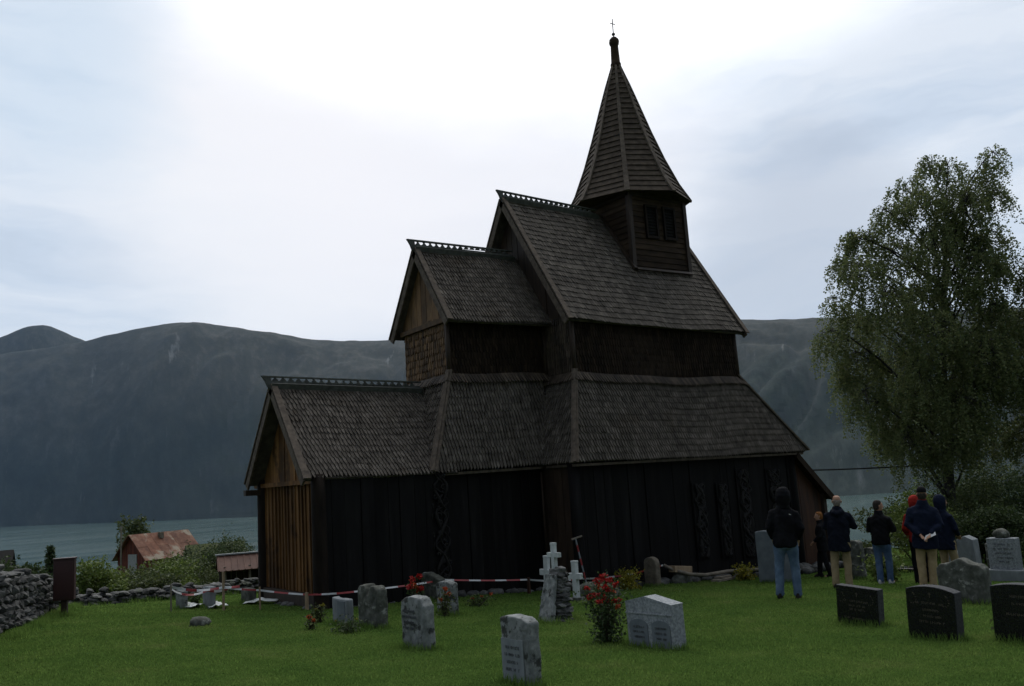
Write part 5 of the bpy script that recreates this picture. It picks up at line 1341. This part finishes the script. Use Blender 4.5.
pa = person(.17, -5.13, vaz(.17, -5.13) + .05, 1.84, 'person seen from behind in a black hooded jacket and faded blue jeans', M['cloth_black'], M['jeans'], M['shoe'],
       (((-.265, -.06, 1.15), (-.2, .10, .95)), ((.265, -.06, 1.15), (.2, .10, .95))), .84, ((-.13, 0), (.15, .05)), .1, hood='up', bulk=1.05, seed=1, lean=.05)
m = MB(); m.poly([(.085, -.143, 1.385), (.12, -.141, 1.374), (.115, -.141, 1.364), (.105, -.143, 1.37), (.088, -.144, 1.372)], (0, .004, 0)); m.build('emblem', M['paper'], pa)
person(6.55, -1.45, vaz(6.55, -1.45) - 1.5, 1.58, 'small ginger haired person in black facing left by the church porch', M['cloth_black'], M['cloth_black'], M['shoe'],
       (((-.2, .04, 1.13), (-.14, .2, .98)), ((.2, .04, 1.13), (.12, .2, .98))), .7, ((-.09, -.14), (.09, .14)), .2, 'short', M['hair_ginger'], seed=2)
person(3.12, -4.2, vaz(3.12, -4.2) + .12, 1.82, 'balding person from behind in a long dark navy jacket and beige trousers', M['cloth_navy'], M['beige'], M['shoe'],
       (((-.25, .08, 1.15), (-.08, .28, 1.18)), ((.29, .08, 1.17), (.14, .3, 1.22))), .70, ((-.11, 0), (.13, .03)), .1, 'fringe', M['hair_grey'], hood='down', bulk=1.1, seed=3, lean=.05)
person(4.64, -4.2, vaz(4.64, -4.2) + .35, 1.72, 'dark haired person in a black jacket and blue jeans turning to the right', M['cloth_black'], M['jeans_b'], M['shoe_white'],
       (((-.255, .03, 1.14), (-.06, .25, 1.07)), ((.27, .05, 1.14), (.12, .3, 1.15))), .84, ((-.08, -.02), (.09, .1)), -.75, 'short', M['hair_dark'], bulk=1.05, seed=4, lean=.03)
person(5.36, -4.66, vaz(5.36, -4.66) - .2, 1.78, 'person in a bright red hooded jacket partly hidden behind the dark navy coat', M['cloth_red'], M['cloth_black'], M['shoe'],
       (((-.25, .02, 1.13), (-.18, .2, 1.0)), ((.25, .02, 1.13), (.18, .2, 1.0))), .84, ((-.12, 0), (.12, .03)), 0, hood='up', seed=5)
FX, FY = 3.82, -5.6
pf = person(FX, FY, vaz(FX, FY) + .02, 1.9, 'person from behind in a long navy coat and dark cap holding white paper', M['cloth_darkblue'], M['beige_b'], M['shoe'],
       (((-.27, -.09, 1.13), (-.06, -.225, .95)), ((.27, -.09, 1.13), (.09, -.23, .97))), .70, ((-.08, 0), (.08, .03)), 0, 'fringe', M['hair_dark'], cap=M['cloth_black'], collar=M['cloth_maroon'], bulk=1.14, seed=6, lean=.05)
az_ = vaz(FX, FY) + .02
m = MB(); Rr = Matrix.Rotation(-az_, 3, 'Z'); c0 = Vector((FX, FY, gz(FX, FY)))
q = [Vector(p) for p in ((.03, -.325, .93), (.25, -.29, 1.03), (.24, -.24, 1.09), (.07, -.28, 1.02))]; m.slab([c0 + Rr @ p for p in q], .006); tag(m.build('paper_sheet', M['paper']), 'folded white paper held behind the back of the navy coat', 'paper')
person(4.64, -5.62, vaz(4.64, -5.62) + .75, 1.74, 'person in a dark blue hood facing right, right of the white paper holder', M['cloth_darkblue'], M['beige'], M['shoe'],
       (((-.24, .04, 1.13), (-.14, .2, 1.0)), ((.24, .04, 1.13), (.14, .2, 1.0))), .72, ((-.1, -.03), (.1, .06)), -.4, hood='up', bulk=1.02, seed=7)

# old timber: every ridge, eave and wall of the church sags a little
def family(o):
    for ch in o.children:
        yield ch
        yield from family(ch)
for o in list(family(church)):
    if o.type != 'MESH' or not o.data.vertices: continue
    n = len(o.data.vertices); co = np.empty(n * 3); o.data.vertices.foreach_get('co', co); co = co.reshape(-1, 3)
    k = np.clip((co[:, 2] - 1.5) / 3, 0, 1)
    co[:, 2] += k * (.028 * np.sin(co[:, 0] * .95 + 1) + .016 * np.sin(co[:, 0] * 2.3 + co[:, 1] * .8))
    co[:, 1] += k * .018 * np.sin(co[:, 0] * 1.3 + co[:, 2] * .6)
    o.data.vertices.foreach_set('co', co.reshape(-1)); o.data.update()

# grass goes in last, with the tufts around the stones
VV = np.concatenate(GR)
tag(quads('grass', VV, M['grass'], None, 3), kind='stuff')

# ================================================================= light and sky
SUN_AZ, SUN_EL = .70, math.radians(58)
sd = bpy.data.lights.new('sun', 'SUN'); sd.energy = 1.5; sd.angle = math.radians(60); sd.color = (1, .97, .93)
so = bpy.data.objects.new('sun', sd); COL.objects.link(so)
dv = Vector((math.sin(SUN_AZ) * math.cos(SUN_EL), math.cos(SUN_AZ) * math.cos(SUN_EL), math.sin(SUN_EL)))
so.rotation_euler = dv.to_track_quat('Z', 'Y').to_euler(); so.location = (0, 0, 60)
wd = bpy.data.worlds.new('World'); sc.world = wd; wd.use_nodes = True; nt = wd.node_tree; nt.nodes.clear()
out = nt.nodes.new('ShaderNodeOutputWorld'); bg = nt.nodes.new('ShaderNodeBackground'); bg.inputs['Strength'].default_value = .1
nt.links.new(bg.outputs[0], out.inputs[0])
sky = nt.nodes.new('ShaderNodeTexSky'); sky.sky_type = 'NISHITA'; sky.sun_disc = False; sky.sun_elevation = SUN_EL; sky.sun_rotation = SUN_AZ
tc = nt.nodes.new('ShaderNodeTexCoord'); gen = tc.outputs['Generated']
def dirv(u, v):
    d = fwd + r2 * ((u - 512) / FPX) + u2 * ((343 - v) / FPX); return d.normalized()
def lobe(d, lo, hi):
    """smooth patch of the overcast around a compass direction: 1 inside, 0 beyond"""
    n = nt.nodes.new('ShaderNodeVectorMath'); n.operation = 'DOT_PRODUCT'; n.inputs[1].default_value = d; nt.links.new(warp, n.inputs[0])
    r = nt.nodes.new('ShaderNodeMapRange'); r.interpolation_type = 'SMOOTHSTEP'; r.inputs[1].default_value = math.cos(hi); r.inputs[2].default_value = math.cos(lo); nt.links.new(n.outputs['Value'], r.inputs[0]); return r.outputs[0]
wn = nt.nodes.new('ShaderNodeTexNoise'); wn.inputs['Scale'].default_value = 2.6; wn.inputs['Detail'].default_value = 5; wn.inputs['Roughness'].default_value = .55
mp = nt.nodes.new('ShaderNodeMapping'); mp.inputs['Scale'].default_value = (1, 1, 2.6); nt.links.new(gen, mp.inputs[0]); nt.links.new(mp.outputs[0], wn.inputs['Vector'])
w1 = nt.nodes.new('ShaderNodeVectorMath'); w1.operation = 'MULTIPLY_ADD'; nt.links.new(wn.outputs['Color'], w1.inputs[0]); w1.inputs[1].default_value = (.22, .22, .16); w1.inputs[2].default_value = (-.11, -.11, -.08)
w2 = nt.nodes.new('ShaderNodeVectorMath'); w2.operation = 'ADD'; nt.links.new(gen, w2.inputs[0]); nt.links.new(w1.outputs[0], w2.inputs[1])
w3 = nt.nodes.new('ShaderNodeVectorMath'); w3.operation = 'NORMALIZE'; nt.links.new(w2.outputs[0], w3.inputs[0]); warp = w3.outputs[0]
# cloud tone: cool grey deck with flat streaks, thin bright part in the south
w2n = nt.nodes.new('ShaderNodeTexNoise'); w2n.inputs['Scale'].default_value = 2.2; w2n.inputs['Detail'].default_value = 7; w2n.inputs['Roughness'].default_value = .55
mp2 = nt.nodes.new('ShaderNodeMapping'); mp2.inputs['Scale'].default_value = (1, 1, 6); mp2.inputs['Location'].default_value = (3.1, .7, .2); nt.links.new(w2.outputs[0], mp2.inputs[0]); nt.links.new(mp2.outputs[0], w2n.inputs['Vector'])
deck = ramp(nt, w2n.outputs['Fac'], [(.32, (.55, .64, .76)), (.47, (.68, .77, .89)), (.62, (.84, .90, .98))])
glow = lobe(dirv(440, 120), .04, .36); glow2 = lobe(dirv(275, 175), .03, .24); fill_glow = lobe(dirv(560, -560), .1, .62)  # the last is an unseen bright patch added above the frame to light the ground
c = mixc(nt, math_(nt, 'MULTIPLY', glow2, .85), deck, (1.03, 1.03, 1.05)); c = mixc(nt, math_(nt, 'MULTIPLY', glow, .85), c, (1.05, 1.035, 1.06)); c = mixc(nt, fill_glow, c, (2.4, 2.36, 2.3))
g3 = lobe(dirv(790, 245), .01, .15); c = mixc(nt, math_(nt, 'MULTIPLY', g3, .6), c, (.52, .57, .66))
g4 = lobe(dirv(60, 70), .02, .16); c = mixc(nt, math_(nt, 'MULTIPLY', g4, .5), c, (.66, .80, .94))
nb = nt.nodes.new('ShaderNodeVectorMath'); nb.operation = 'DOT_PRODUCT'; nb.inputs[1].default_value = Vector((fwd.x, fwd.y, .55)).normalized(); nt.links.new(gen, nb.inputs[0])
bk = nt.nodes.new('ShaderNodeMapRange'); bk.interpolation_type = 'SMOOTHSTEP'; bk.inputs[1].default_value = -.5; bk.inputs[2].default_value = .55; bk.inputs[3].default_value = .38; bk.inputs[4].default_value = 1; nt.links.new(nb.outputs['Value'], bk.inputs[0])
kk = nt.nodes.new('ShaderNodeVectorMath'); kk.operation = 'SCALE'; nt.links.new(c, kk.inputs[0]); nt.links.new(bk.outputs[0], kk.inputs['Scale']); c = kk.outputs[0]   # unseen sky behind the camera dimmed so the north walls stay dark
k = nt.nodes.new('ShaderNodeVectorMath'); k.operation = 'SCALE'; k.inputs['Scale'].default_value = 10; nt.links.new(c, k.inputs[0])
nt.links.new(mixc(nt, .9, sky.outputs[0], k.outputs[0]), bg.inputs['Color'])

sc.view_settings.view_transform = 'Standard'; sc.view_settings.look = 'None'; sc.view_settings.exposure = 0; sc.view_settings.gamma = 1
sc.render.engine = 'CYCLES'
cy = sc.cycles
cy.max_bounces = 5; cy.diffuse_bounces = 3; cy.glossy_bounces = 3; cy.transmission_bounces = 3; cy.volume_bounces = 0; cy.transparent_max_bounces = 6
cy.use_denoising = True
try: cy.denoiser = 'OPENIMAGEDENOISE'
except Exception: pass
